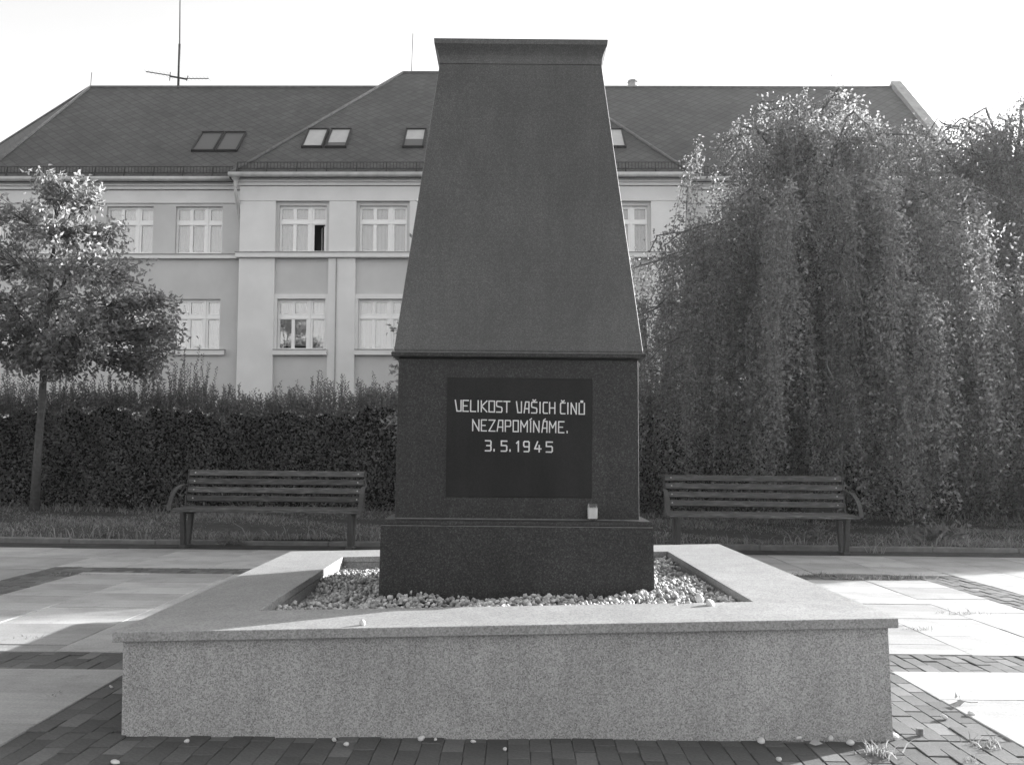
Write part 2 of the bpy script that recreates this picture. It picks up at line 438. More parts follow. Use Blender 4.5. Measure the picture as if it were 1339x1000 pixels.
# ------------------------------------------------------------------ school building behind
BY = 30.0; WY = 30.4
ZE = 10.26
bld = tag(empty('town_building', (0, BY, 0)), 'long pale two storey building with dark tiled roof and projecting middle bay behind the hedge', 'building')
bld.location = (0, 0, 0)
def X(px, py=300, Y=BY): return at(px, py, Y).x
def Z(py, Y=BY): return at(669, py, Y).z
def wall_holes(mb, x0, x1, z0, z1, y, holes, rev, mi=0):
    xs = sorted({x0, x1, *[h[0] for h in holes], *[h[1] for h in holes]}); zs = sorted({z0, z1, *[h[2] for h in holes], *[h[3] for h in holes]})
    for i in range(len(xs)-1):
        for j in range(len(zs)-1):
            cx, cz = (xs[i]+xs[i+1])/2, (zs[j]+zs[j+1])/2
            if any(h[0] < cx < h[1] and h[2] < cz < h[3] for h in holes): continue
            mb.add([(xs[i], y, zs[j]), (xs[i+1], y, zs[j]), (xs[i+1], y, zs[j+1]), (xs[i], y, zs[j+1])], [(0, 1, 2, 3)], mi)
    for a, b, c, d in holes:
        e = y+rev
        mb.add([(a, y, c), (b, y, c), (b, y, d), (a, y, d), (a, e, c), (b, e, c), (b, e, d), (a, e, d)], [(0, 4, 5, 1), (1, 5, 6, 2), (2, 6, 7, 3), (3, 7, 4, 0)], mi)
# window prototype meshes (unit built per size)
COLS = [(.045, .285), (.355, .595), (.73, .962)]; ROWS = [(.035, .60), (.715, .945)]
WM = {}
def window(x0, x1, z0, z1, y, curt, skip=None, rows=ROWS):
    w_, h_ = round(x1-x0, 3), round(z1-z0, 3); key = (w_, h_, len(rows))
    if key not in WM:
        f = MB(); holes = [(c[0]*w_, c[1]*w_, r[0]*h_, r[1]*h_) for c in COLS for r in rows]
        wall_holes(f, 0, w_, 0, h_, 0, holes, .05)
        for c in COLS:
            for r in rows: pass
        f.box(.66*w_-.03, .66*w_+.03, -.025, 0, 0, h_); f.box(0, w_, -.022, 0, rows[0][1]*h_+.02, rows[0][1]*h_+.07)
        WM[key] = f.mesh('window', [M['window_paint']])
        for c in COLS:
            for k, r in enumerate(rows):
                p = MB(); p.box(0, (c[1]-c[0])*w_, 0, .006, 0, (r[1]-r[0])*h_); WM[key, c, k] = p.mesh('pane', [M['glass']])
    o = link('window', WM[key], None, bld); o.location = (x0, y, z0)
    for ci, c in enumerate(COLS):
        for k, r in enumerate(rows):
            if skip == (ci, k): continue
            p = link('pane', WM[key, c, k], None, o); p.location = (c[0]*w_, .03, r[0]*h_)
            cm = MB(); m_ = curt[(ci*2+k) % len(curt)]
            if m_:
                nn = 10
                V = []
                lo = rnd.choice([0, 0, 0, .06, .12]) if k == 0 else 0
                ww, hh = (c[1]-c[0])*w_, (r[1]-r[0])*h_
                for q in range(nn+1):
                    xx = -.02+(ww+.04)*q/nn; yy = .008*math.sin(q*2.1+ci)
                    V += [(xx, yy, lo*hh-.03), (xx, yy, hh+.03)]
                cm.add(V, [(2*q, 2*q+2, 2*q+3, 2*q+1) for q in range(nn)])
                cc = cm.build('curtain', M[m_], o, smooth=True); cc.location = (c[0]*w_, .14, r[0]*h_)
    return o
sill_m = {}
def box_part(name, x0, x1, y0, y1, z0, z1, mat, parent=bld, bevel=0):
    mb = MB(); mb.box(x0, x1, y0, y1, z0, z1); return mb.build(name, mat, parent, bevel=bevel)
C1 = ['curtain_dim', 'curtain', 'curtain_dim', 'curtain_dim', 'curtain_dim', 'curtain']
C2 = ['curtain_bright', 'curtain', 'curtain_bright', 'curtain', 'curtain', 'curtain_bright']
C3 = ['curtain_dim', 'curtain', 'curtain_dim', 'curtain_dim']
xl, xr = X(316), X(895)                     # middle bay
zu0, zu1 = Z(329.5), Z(269); zl0, zl1 = Z(457), Z(391)
zled0, zled1 = Z(338), Z(331); zfr = Z(264)
cen = [X(396+105*i) for i in range(5)]; hw = (X(427)-X(365))/2; hb = (X(430)-X(360))/2
holes = []
for c in cen: holes += [(c-hw, c+hw, zu0, zu1), (c-hw, c+hw, zl0, zl1)]
wl = MB(); wall_holes(wl, xl, xr, -.5, ZE, BY, holes, .16)
wl.add([(xl, BY, -.5), (xl, WY, -.5), (xl, WY, ZE), (xl, BY, ZE)], [(0, 1, 2, 3)]); wl.add([(xr, BY, -.5), (xr, WY, -.5), (xr, WY, ZE), (xr, BY, ZE)], [(3, 2, 1, 0)])
wl.build('wall', M['render'], bld)
# pilasters stand 11 cm proud between the window bays
edges = [xl-.03]+[e for c in cen for e in (c-hb, c+hb)]+[xr+.03]
for i in range(0, len(edges), 2):
    box_part('pilaster', edges[i], edges[i+1], BY-.11, BY-.002, zled1+.003, zfr, M['render_light'])
    box_part('pilaster', edges[i], edges[i+1], BY-.11, BY-.002, -.4, zled0-.003, M['render_light'])
box_part('frieze', xl-.05, xr+.05, BY-.13, BY-.003, zfr+.002, ZE-.32, M['render_light'])
box_part('ledge', xl-.12, xr+.12, BY-.24, BY-.004, zled0, zled1-.03, M['trim']); box_part('flashing', xl-.14, xr+.14, BY-.27, BY-.005, zled1-.027, zled1, M['zinc'])
k = MB()
for i, (dy, za, zb) in enumerate([(.09, .30, .2), (.16, .2, .11), (.24, .11, .0)]):
    k.box(xl-.05-dy, xr+.05+dy, BY-.1-dy, BY-.006, ZE-za+.001, ZE-zb)
k.build('cornice', M['trim'], bld)
for i, c in enumerate(cen):
    window(c-hw, c+hw, zu0, zu1, BY+.10, [C1, C3, C1, C3, C1][i], skip=(2, 0) if i == 0 else None)
    window(c-hw, c+hw, zl0, zl1, BY+.10, [C2, C2, C1, C2, C3][i])
    s = MB(); s.box(c-hb+.01, c+hb-.01, BY-.18, BY-.003, zl0-.19, zl0-.03); s.build('sill', M['trim'], bld)
    box_part('flashing', c-hb+.012, c+hb-.012, BY-.2, BY-.004, zl0-.028, zl0-.003, M['zinc'])
    s = MB(); s.box(c-hw-.12, c+hw+.12, BY-.05, BY-.004, zl1+.003, zl1+.16); s.box(c-hw-.12, c-hw-.003, BY-.05, BY-.004, zl0, zl1); s.box(c+hw+.003, c+hw+.12, BY-.05, BY-.004, zl0, zl1)
    s.build('surround', M['trim'], bld)
# the open casement in the first upper window
c = cen[0]; w_ = 2*hw; h_ = zu1-zu0
sh = MB(); ww, hh = .235*w_, .575*h_
wall_holes(sh, 0, ww, 0, hh, 0, [(.035, ww-.035, .04, hh-.04)], .04)
o = sh.build('casement', M['window_paint'], bld); o.location = (c-hw+.965*w_, BY+.13, zu0+.03*h_); o.rotation_euler = (0, 0, R(180-62)); o['label'] = 'white window sash standing open into the dark room'
p = MB(); p.box(.035, ww-.035, .015, .02, .04, hh-.04); p.build('pane', M['glass'], o)
# wings
def wing(x0, x1, cs, curt, base=True):
    hs = []
    for c in cs: hs += [(c-hw, c+hw, zu0w, zu1w), (c-hw, c+hw, zl0w, zl1w)]
    if base:
        for c in cs: hs.append((c-hw, c+hw, zb0, zb1))
    m_ = MB(); wall_holes(m_, x0, x1, -.5, ZE, WY, hs, .18); m_.build('wall', M['render'], bld)
    box_part('frieze', x0, x1, WY-.05, WY-.003, Z(266, WY), ZE-.32, M['render_light'])
    box_part('ledge', x0, x1, WY-.16, WY-.004, Z(339, WY), Z(333, WY)-.03, M['trim']); box_part('flashing', x0, x1, WY-.19, WY-.005, Z(333, WY)-.027, Z(333, WY), M['zinc'])
    k = MB()
    for dy, za, zb in [(.09, .30, .2), (.16, .2, .11), (.24, .11, 0)]: k.box(x0, x1, WY-.05-dy, WY-.006, ZE-za+.001, ZE-zb)
    k.build('cornice', M['trim'], bld)
    for i, c in enumerate(cs):
        window(c-hw, c+hw, zu0w, zu1w, WY+.12, curt[i % len(curt)]); window(c-hw, c+hw, zl0w, zl1w, WY+.12, curt[(i+1) % len(curt)])
        if base: window(c-hw, c+hw, zb0, zb1, WY+.12, ['curtain_dim'])
        box_part('sill', c-hw-.12, c+hw+.2, WY-.13, WY-.003, zl0w-.19, zl0w-.03, M['trim']); box_part('flashing', c-hw-.13, c+hw+.21, WY-.16, WY-.004, zl0w-.028, zl0w-.003, M['zinc'])
zu0w, zu1w = Z(331, WY), Z(270, WY); zl0w, zl1w = Z(457, WY), Z(391, WY); zb0, zb1 = 1.6, Z(518, WY)
lx0 = -18.0; rx1 = X(1160, 107, 35.9)+.15
wing(lx0, xl, [X(260, 300, WY)-i*2.33 for i in range(4)], [C1, C2, C3])
wing(xr, rx1, [xr+1.6+i*2.5 for i in range(4)], [C3, C1], base=False)
# near-black sheet behind the panes, standing in for unlit rooms
rm = MB(); rm.box(lx0+.2, rx1-.2, WY+.5, WY+.6, 0, ZE-.2); rm.build('dark_backing', M['interior'], bld)
# oblique wing going back on the left
ob = Vector((-.737, .676, 0)); nb = Vector((-.676, -.737, 0))
c0 = Vector((lx0, WY, 0)); c1 = c0+ob*16
m_ = MB(); m_.add([c1+Vector((0, 0, -.5)), c0+Vector((0, 0, -.5)), c0+Vector((0, 0, ZE)), c1+Vector((0, 0, ZE))], [(0, 1, 2, 3)]); m_.build('wall', M['render'], bld)
# roofs
YR = 35.9; ZR = at(300, 115, YR).z; ye = WY-.32
sl_ = (ZR-ZE)/(YR-ye)
Rv = Vector((X(118, 117, YR), YR, ZR)); Cv = Vector((X(-31, 238, ye), ye, ZE))
R2 = Rv+ob*16; C2v = Cv+ob*16
RR = Vector((rx1, YR, ZR)); CR = Vector((rx1, ye, ZE)); CRb = Vector((rx1, 2*YR-ye, ZE))
th = Vector((0, 0, -.12))
def shell(name, polys, mat, parent=bld):
    mb = MB()
    for P in polys:
        n_ = len(P); mb.add(list(P)+[p+th for p in P], [tuple(range(n_)), tuple(reversed(range(n_, 2*n_)))]+[(i, i+n_, (i+1) % n_+n_, (i+1) % n_) for i in range(n_)])
    return mb.build(name, mat, parent)
Cb = Vector((Rv.x+4, 2*YR-ye, ZE))
shell('roof', [[Cv, CR, RR, Rv], [C2v, Cv, Rv, R2], [CRb, Cb, Rv, RR]], M['roof'])
ym = BY-.40; YM = 36.27; zm = ZE+.0; ZM = at(600, 96, YM).z
A0 = Vector((X(300, 226, ym), ym, zm)); T0 = Vector((X(527, 96, YM), YM, ZM)); cx_ = X(603, 226, ym)
A1 = Vector((2*cx_-A0.x, ym, zm)); T1 = Vector((2*cx_-T0.x, YM, ZM)); B0 = Vector((A0.x, 2*YM-ym, zm)); B1 = Vector((A1.x, 2*YM-ym, zm))
shell('roof', [[A0, A1, T1, T0], [B0, A0, T0], [A1, B1, T1], [B1, B0, T0, T1]], M['roof'])
sm = (ZM-zm)/(YM-ym)
def tubepart(name, pts, r, mat, parent=bld, n=6):
    m_ = MB(); m_.tube(pts, r, n); return m_.build(name, mat, parent, smooth=True)
up = Vector((0, 0, .03))
for a, b in [(Rv, RR), (Rv, R2), (T0, T1), (Cv, Rv), (A0, T0), (A1, T1)]:
    tubepart('ridge_cap', [a+up, b+up], .06, M['ridge'])
# gable parapet on the right
gp = MB(); d = Vector((0, -.1, .42)); 
for s_, P, Q in ((0, RR, CR), (1, RR, CRb)):
    a = P+Vector((0, 0, .28)); b = Q+Vector((0, 0, .1))
    gp.add([P+Vector((0, 0, -.3)), Q+Vector((0, 0, -.3)), b, a, P+Vector((.4, 0, -.3)), Q+Vector((.4, 0, -.3)), b+Vector((.4, 0, 0)), a+Vector((.4, 0, 0))],
           [(0, 1, 2, 3), (7, 6, 5, 4), (3, 2, 6, 7), (0, 4, 5, 1), (1, 5, 6, 2), (0, 3, 7, 4)])
gp.add([CR+Vector((.2, .48, -11)), CRb+Vector((.2, -.48, -11)), CRb+Vector((.2, -.48, 0)), RR+Vector((.2, 0, .2)), CR+Vector((.2, .48, 0))], [(0, 1, 2, 3, 4)])
gp.build('gable_wall', M['zinc'], bld)
# skylights lying on the slope
def skylight(px0, px1, py0, py1, mid, glassmat_name, dark_part):
    y0, z0, s = (ym, zm, sm) if mid else (ye, ZE, sl_)
    def hit(px, py):
        a, f, u = ray(px, py); t = (CH-z0+s*y0)/(s*f-u); return Vector((a*t, f*t, CH+u*t))
    bl = hit((px0+px1)/2-(px1-px0)/2, py1); br = hit(px1, py1); tl = hit((px0+px1)/2, py0)
    W_ = br.x-bl.x; vdir = Vector((0, 1, s)).normalized(); H_ = (tl-bl).dot(vdir); n_ = Vector((0, -s, 1)).normalized()
    Mx = Matrix(((1, 0, 0, bl.x), (0, vdir.y, n_.y, bl.y), (0, vdir.z, n_.z, bl.z), (0, 0, 0, 1)))
    f = MB(); t_ = .055
    f.box(0, W_, 0, t_, -.02, .09); f.box(0, W_, H_-t_, H_, -.02, .11); f.box(0, t_, t_, H_-t_, -.02, .09); f.box(W_-t_, W_, t_, H_-t_, -.02, .09)
    o = f.build('skylight', M['black_metal'], bld); o.matrix_world = Mx
    p = MB(); p.box(t_+.002, W_-t_-.002, t_+dark_part*(H_-2*t_), H_-t_-.002, .05, .06); p.build('pane', M[glassmat_name], o)
    if dark_part > 0:
        p = MB(); p.box(t_+.002, W_-t_-.002, t_+.002, t_+dark_part*(H_-2*t_)-.004, .045, .055); p.build('pane', M['shade'], o)['label'] = 'dark lower part of the skylight glass'
M['shade'] = plain('dark_skylight_glass', .085, .3, .4); M['pale_pane'] = plain('pale_skylight_glass', .40, .2, .5, 3, .1)  # opaque pane tones, one dark and one pale
skylight(250, 280, 175, 199, False, 'shade', 0); skylight(281, 310, 175, 199, False, 'shade', 0)
skylight(394, 422, 171, 194, True, 'pale_pane', 0); skylight(425, 453, 171, 194, True, 'pale_pane', .22)
skylight(526, 554, 171, 194, True, 'pale_pane', .42); skylight(655, 683, 171, 194, True, 'pale_pane', .2)
skylight(791, 819, 171, 194, True, 'pale_pane', 0)
# gutters, snow guards, downpipes
def gutter(a, b):
    tubepart('gutter', [a, b], .085, M['gutter'], n=8)
go = Vector((0, -.1, -.03))
gutter(Vector((lx0-.2, ye, ZE))+go, Vector((A0.x, ye, ZE))+go); gutter(A0+go, A1+go); gutter(Vector((A1.x, ye, ZE))+go, CR+go)
def guard(x0, x1, y0, z0, s):
    m_ = MB(); yy = y0+.22; zz = z0+.22*s
    for h in (.06, .27): m_.bar((x0, yy, zz+h), (x1, yy, zz+h), .02, .02)
    x = x0
    i = 0
    while x < x1:
        m_.box(x-.008, x+.008, yy-.008, yy+.008, zz+.06, zz+.27)
        if i % 9 == 0: m_.bar((x, yy-.12, zz-.12), (x, yy, zz+.28), .03, .03)
        x += .11; i += 1
    m_.build('snow_guard', M['black_metal'], bld)
guard(lx0, A0.x-.1, ye, ZE, sl_); guard(A0.x+.2, A1.x-.2, ym, zm, sm); guard(A1.x+.2, rx1-.2, ye, ZE, sl_)
for sx, xx in ((-1, xl), (1, xr)):
    hx = xx+sx*-.02; hp = X(308, 236, ym) if sx < 0 else X(901, 236, ym)
    m_ = MB(); m_.lathe([(.06, -.42), (.07, -.2), (.17, -.05), (.17, .06)], 10, (hp, BY-.38, ZE-.02)); m_.build('rain_hopper', M['gutter'], bld)
    tubepart('downpipe', [(hp, BY-.38, ZE-.35), (hp, BY-.36, ZE-.62), (xx-sx*-.12 if sx < 0 else xx+.1, WY-.12, ZE-1.5), (xx+sx*.1, WY-.12, ZE-1.9), (xx+sx*.1, WY-.12, 0)], .055, M['gutter'])
# lightning conductor cable on the facade with its creeper
xc = X(440, 400)
tubepart('cable', [(xc, BY-.13, zled0-.02), (xc, BY-.13, 0)], .018, M['zinc'])
# chimney cowl, lightning rods, aerial
m_ = MB(); q = at(827.5, 112, YR+.4); m_.lathe([(.2, -.5), (.2, .1), (.23, .12), (.2, .2), (.08, .24)], 10, q); m_.build('chimney', M['zinc'], bld)
for px, y0_, y1_ in ((118, 118, 95), (538, 97, 44)):
    Yq = YR if px < 300 else YM
    a = at(px, y0_, Yq); b = at(px+2, y1_, Yq); tubepart('lightning_rod', [a-Vector((0, 0, .1)), b], .016, M['black_metal'], n=4)
a = at(233, 118, YR); b = at(235, 58, YR); c = at(235.5, -6, YR)
mast = tubepart('antenna', [a-Vector((0, 0, .2)), b, b+Vector((0, 0, .02)), c], [.05, .05, .028, .022], M['black_metal'])
m_ = MB(); h = at(233, 102, YR)
p1, p2, p3, p4 = at(191, 94, YR), at(222, 99, YR), at(244, 103, YR), at(273, 103, YR)
m_.tube([p1, p2], .022, 5); m_.tube([p2-Vector((0, 0, .03)), p3-Vector((0, 0, .03))], .04, 5); m_.tube([p3, p4], .02, 5)
for i in range(7):
    e = p1.lerp(p2, i/6); m_.tube([e+Vector((0, -.2-.03*i, 0)), e+Vector((0, .2+.03*i, 0))], .007, 4)
    e = p3.lerp(p4, i/6); m_.tube([e+Vector((0, -.25, 0)), e+Vector((0, .25, 0))], .007, 4)
m_.tube([p2+Vector((0, 0, -.22)), p2+Vector((.02, 0, .14))], .02, 4); m_.tube([p3+Vector((0, 0, -.1)), p3+Vector((.05, 0, .12))], .02, 4)
m_.build('aerial', M['black_metal'], mast)

bld.scale = (.75, .75, .75); bld.location = (0, 0, CH*.25)

# ------------------------------------------------------------------ thin scattering volume added to stand in for lens glare
hm = bpy.data.materials.new('glare_haze'); hm.use_nodes = True; ht = hm.node_tree
ht.nodes.remove(ht.nodes['Principled BSDF']); pv = ht.nodes.new('ShaderNodeVolumePrincipled')
pv.inputs['Color'].default_value = (.95, .95, .95, 1); pv.inputs['Density'].default_value = VEIL; pv.inputs['Anisotropy'].default_value = .65
ht.links.new(pv.outputs[0], ht.nodes['Material Output'].inputs['Volume'])
mb = MB(); mb.box(-310, 310, -310, 310, -1.5, 19); tag(mb.build('glare_haze', hm), kind='stuff')

# ------------------------------------------------------------------ trees
def seq(N, f): return np.array([f(i) for i in range(N)])
class Crown:
    def __init__(s): s.C = []; s.D = []; s.L = []; s.W = []
    def add(s, C, D, L, W): s.C.append(C); s.D.append(D); s.L.append(L); s.W.append(W)
    def build(s, name, mat, parent): return leaves(name, np.concatenate(s.C), np.concatenate(s.D), np.concatenate(s.L), np.concatenate(s.W), mat, parent)
def curve(p0, p1, p2, n=8):
    t = np.linspace(0, 1, n)[:, None]; return (1-t)**2*p0+2*t*(1-t)*p1+t*t*p2
def weeping(name, base, H, tiers, label, leaf_n=1.0, seed=1, squash=1.0):
    """tiers: list of (count, zpeak, rmin, rmax, droop, hang_lo, hang_hi)"""
    global rng; rng = np.random.default_rng(seed)
    root = tag(empty(name, base), label, 'tree')
    tk = MB(); tk.tube([(0, 0, -.2), (.05, 0, 1.2), (-.08, .05, 2.6), (.1, -.04, H*.58), (.05, 0, H*.78)], [.24, .17, .14, .1, .03], 10)
    tk.build('trunk', M['bark'], root, smooth=True)
    br = MB(); cr = Crown(); tw = MB()
    for cnt, zp, r0, r1, droop, hlo, hhi in tiers:
        for i in range(cnt):
            a = 2*np.pi*(i+rng.uniform(-.4, .4))/cnt; rr = rng.uniform(r0, r1); z = zp+rng.normal(0, .22 if zp < 6 else .1)
            d = np.array([np.cos(a), np.sin(a)*squash, 0])
            p0 = np.array([0, 0, max(.9, z-rng.uniform(.7, 1.6))]); p2 = d*rr+np.array([0, 0, z-droop*rng.uniform(.6, 1.3)])
            p1 = d*rr*.6+np.array([0, 0, z+.62*rng.uniform(.8, 1.15)])
            cv = curve(p0, p1, p2, 10); cv[1:-1] += rng.normal(0, .05, (8, 3))
            br.tube(cv, list(np.linspace(.04, .008, 10)), 5)
            nl = int(150*rr/2); u = rng.uniform(1.5 if zp < 5.9 else .1, 9, nl); j = np.minimum(u.astype(int), 8); Q = cv[j]+(cv[j+1]-cv[j])*(u-j)[:, None]+rng.normal(0, .09, (nl, 3))+np.array([0, 0, -.05])
            Dq = rng.normal(size=(nl, 3)); Dq[:, 2] -= .5; cr.add(Q, Dq, rng.uniform(.04, .075, nl), rng.uniform(.026, .045, nl))
            ns = int(rng.integers(14, 22)*leaf_n*(rr/2.4+.3))
            nbd = max(2, ns//6); bu = rng.beta(2.2, 1.1, nbd)*9 if zp < 5.9 else rng.uniform(.6, 9, nbd); bl = rng.normal(0, .36, nbd); br_ = rng.normal(0, .2, nbd)
            for k in range(ns):
                bi = int(rng.integers(nbd)); u = float(np.clip(bu[bi]+rng.normal(0, .35), .3, 8.99)); j = int(min(u, 8)); q = cv[j]+(cv[j+1]-cv[j])*(u-j)
                lat = np.array([-d[1], d[0], 0])*(bl[bi]+rng.normal(0, .07))+d*(br_[bi]+rng.normal(0, .06))+np.array([0, 0, rng.normal(0, .1)])
                q = q+lat; Lh = min(rng.uniform(hlo, hhi), q[2]-.12-base[2])
                if Lh < .25: continue
                m = max(8, int(Lh/.030)); t = np.linspace(0, 1, m)
                out = d*rng.uniform(.05, .3)+np.array([rng.normal(0, .08), rng.normal(0, .08), 0])
                P = q[None]+np.stack([out[0]*np.sqrt(t), out[1]*np.sqrt(t), -Lh*t+.12*np.sin(t*3)*(1-t)], 1)
                P = P+np.cumsum(rng.normal(0, .011, P.shape)*np.array([1, 1, .5]), 0)+rng.normal(0, .05)*np.sin(t*4+rng.uniform(0, 6))[:, None]*np.array([1, .6, 0])
                side = rng.normal(size=(m, 3)); side[:, 2] = side[:, 2]*.4-.75
                cr.add(P+rng.normal(0, .04, P.shape), side, rng.uniform(.034, .07, m), rng.uniform(.022, .042, m))
                cr.add(P[::2]+rng.normal(0, .06, P[::2].shape), side[1::2] if m % 2 == 0 else side[::2], rng.uniform(.035, .075, len(P[::2])), rng.uniform(.024, .045, len(P[::2])))
                if k % 3 == 0: tw.tube(P[::max(1, m//5)], .004, 3, cap=False)
    br.build('branch', M['twig'], root, smooth=True); tw.build('twigs', M['twig'], root)
    cr.build('crown', M['leaf_beech'], root)
    return root
T1x, T1y = 4.95, 14.9
weeping('weeping_beech', (T1x, T1y, .08), 7.0,
        [(14, 6.65, .4, 1.2, .2, .7, 2.0), (22, 6.15, 1.1, 1.85, .35, 1.0, 2.4), (17, 5.15, 1.3, 2.4, .5, 1.3, 2.8), (27, 4.6, 2.4, 3.4, .35, 1.2, 3.4), (19, 3.6, 2.4, 3.4, .5, 1.1, 3.0), (13, 2.6, 1.8, 3.1, .5, 1.0, 2.4)],
        'big weeping beech with a pointed dome and a long skirt hanging behind the right bench', 1.0, 11)
weeping('weeping_beech', (8.75, 15.7, .1), 7.2,
        [(28, 6.6, .6, 1.8, .12, .8, 2.0), (24, 6.2, 1.3, 2.2, .3, 1.2, 2.6), (24, 5.1, 1.4, 2.4, .5, 1.4, 3.0), (23, 3.6, 2.2, 3.6, .5, 1.3, 3.0), (20, 2.9, 2.4, 4.1, .6, 1.2, 2.6)],
        'weeping beech cut by the right edge of the photo, broad flat topped dome', 1.0, 23)

weeping('weeping_beech', (11.8, 16.8, .1), 5.9,  # unseen tree added only to cast shade across the back of the square
        [(8, 5.0, .3, .9, .2, .8, 2.0), (14, 4.2, .8, 1.4, .3, 1.2, 2.6), (26, 3.1, 1.8, 3.3, .35, 1.5, 2.9), (30, 2.5, 2.4, 3.8, .35, 1.2, 2.3)],
        'unseen weeping beech added beyond the right edge to cast shade', 1.0, 31)
# young broadleaf tree on the left lawn
rng = np.random.default_rng(5)
def blob_tree(name, base, trunk_h, tr, clusters, label, lm, per, leafL, droop=.3, cat='tree'):
    root = tag(empty(name, base), label, cat)
    b = np.array(base)
    tk = MB(); lean = clusters['lean']
    ht = clusters['top']
    pts = [(0, 0, -.15), (lean*.1, 0, trunk_h*.35), (lean*.25, .02, trunk_h*.7), (lean*.4, 0, trunk_h), (lean*.75, .03, (trunk_h+ht)/2), (lean, 0, ht*.93)]
    tk.tube(pts, [tr*1.35, tr, tr*.92, tr*.85, tr*.5, tr*.15], 10); tk.build('trunk', M['bark'], root, smooth=True)
    br = MB(); cr = Crown()
    for (cx, cy, cz, sx, sz, wgt) in clusters['c']:
        st = np.array([lean*.5, 0, min(max(trunk_h*1.06, cz-sx*.5-.15), ht*.8)]); en = np.array([cx, cy, cz])
        n_ = int(per*wgt)
        mid = (st+en)/2+np.array([0, 0, .15]); cv = curve(st, mid, en, 6); br.tube(cv, list(np.linspace(tr*.27, .006, 6)), 5)
        # twigs fanning out of the limb end, leaves along each
        nt_ = max(4, n_//16)
        for k in range(nt_):
            v = unit(rng.normal(size=3)); u = rng.uniform(.1, 1)**.6
            e = en+v*np.array([sx, sx, sz])*u*1.2; s0 = cv[rng.integers(2, 6)]
            tcv = curve(s0, (s0+e)/2+np.array([0, 0, .1]), e, 5)
            if k % 2 == 0: br.tube(tcv, list(np.linspace(.010, .003, 5)), 3, cap=False)
            m = 16; t = rng.uniform(.45, 1.05, m)*4; j = np.clip(t.astype(int), 0, 3)
            P = tcv[j]+(tcv[j+1]-tcv[j])*(t-j)[:, None]+rng.normal(0, .05, (m, 3))
            D = rng.normal(size=(m, 3))+unit(e-s0)*.6; D[:, 2] -= droop
            cr.add(P, D, rng.uniform(.7, 1.25, m)*leafL, rng.uniform(.38, .6, m)*leafL)
    br.build('branch', M['bark'], root, smooth=True); cr.build('crown', lm, root)
    return root
tb = gnd(47, 673, .1); tb.y = min(tb.y, 14.9); tb = Vector((at(46, 640, 14.8).x, 14.8, .2))
def cl_px(px, py, rx, rz, w_, dy=0):
    p = at(px, py, 14.8+dy); k = 14.8/FPX
    return (p.x-tb.x, dy, p.z-tb.z, rx*k, rz*k, w_)
cls = [cl_px(*a) for a in [(85, 250, 38, 26, .8), (120, 262, 25, 20, .4), (60, 245, 26, 18, .35), (20, 285, 45, 32, 1.0, .4), (85, 300, 50, 35, 1.2, -.3), (140, 310, 34, 28, .7), (-30, 330, 60, 50, 1.2, .2),
        (40, 350, 60, 42, 1.6, .8), (110, 350, 50, 38, 1.3, -.7), (160, 360, 38, 30, .9, .2), (0, 395, 60, 40, 1.4, -.6), (70, 395, 60, 40, 1.7, .6), (140, 405, 50, 36, 1.3, -.3), (190, 395, 34, 24, .6),
        (215, 400, 24, 20, .4), (222, 430, 22, 22, .4), (30, 435, 60, 36, 1.6, .1), (100, 440, 55, 36, 1.6, -.8), (170, 440, 45, 34, 1.2, .4), (205, 445, 28, 24, .5), (185, 475, 28, 22, .5), (165, 482, 22, 18, .4), (70, 468, 40, 24, .9), (35, 478, 30, 20, .6, -.4), (90, 488, 26, 16, .4, -.3), (10, 470, 34, 24, .6, .3), (215, 468, 20, 22, .35), (192, 492, 18, 16, .25), (-40, 440, 60, 50, 1.2), (115, 470, 30, 20, .4, -.3)]]
blob_tree('young_tree', tb, 2.35, .062, {'lean': .16, 'top': 5.4, 'c': cls}, 'small round crowned broadleaf tree with a thin straight trunk in front of the hedge', M['leaf_tree'], 640, .095)
# slim sapling almost hidden behind the monument
sb = Vector((-1.15, 12.6, .08))
def cs_px(px, py, rx, rz, w_):
    p = at(px, py, 12.6); k = 12.6/FPX; return (p.x-sb.x, 0, p.z-sb.z, rx*k, rz*k, w_)
blob_tree('sapling', sb, 1.0, .025, {'lean': .05, 'top': 4.3, 'c': [cs_px(*a) for a in [(556, 272, 20, 22, .2), (550, 312, 22, 26, .25), (546, 372, 20, 25, .16), (532, 440, 24, 26, .25), (524, 485, 18, 22, .16), (528, 552, 30, 20, .3)]]},
          'slim leafy sapling peeping out on the left behind the dark monument', M['leaf_tree'], 190, .085, cat='tree')

# ------------------------------------------------------------------ hedge
rng = np.random.default_rng(9)
hed = tag(empty('hedge', (-1, 15.6, 0)), 'tall dark clipped hedge with upright shoots along its top in front of the building', 'hedge')
hx0, hx1, hy0, hy1, hz = -13., 15., 0.0, 1.1, 1.98
def hedge_noise(x, z): return .1*np.sin(x*1.7+z)+.07*np.sin(x*4.3-z*3)+.05*np.sin(x*9+z*5)
def hedge_top(x): return hz-.12+.05*np.sin(x*1.1+2)+.03*np.sin(x*3.7)+.03*np.sin(x*8.3+1)
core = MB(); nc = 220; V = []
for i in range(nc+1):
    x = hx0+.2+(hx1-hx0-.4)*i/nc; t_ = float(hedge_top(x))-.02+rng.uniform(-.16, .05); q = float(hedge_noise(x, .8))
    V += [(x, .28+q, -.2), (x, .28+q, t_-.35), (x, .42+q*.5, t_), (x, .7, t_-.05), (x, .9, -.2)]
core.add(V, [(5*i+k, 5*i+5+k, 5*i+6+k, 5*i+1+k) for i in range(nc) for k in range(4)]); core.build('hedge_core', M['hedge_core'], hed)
N = 95000; x = rng.uniform(hx0, hx1, N); z = rng.uniform(.03, 1, N)*(hedge_top(x)+np.abs(rng.normal(0, .14, N)))
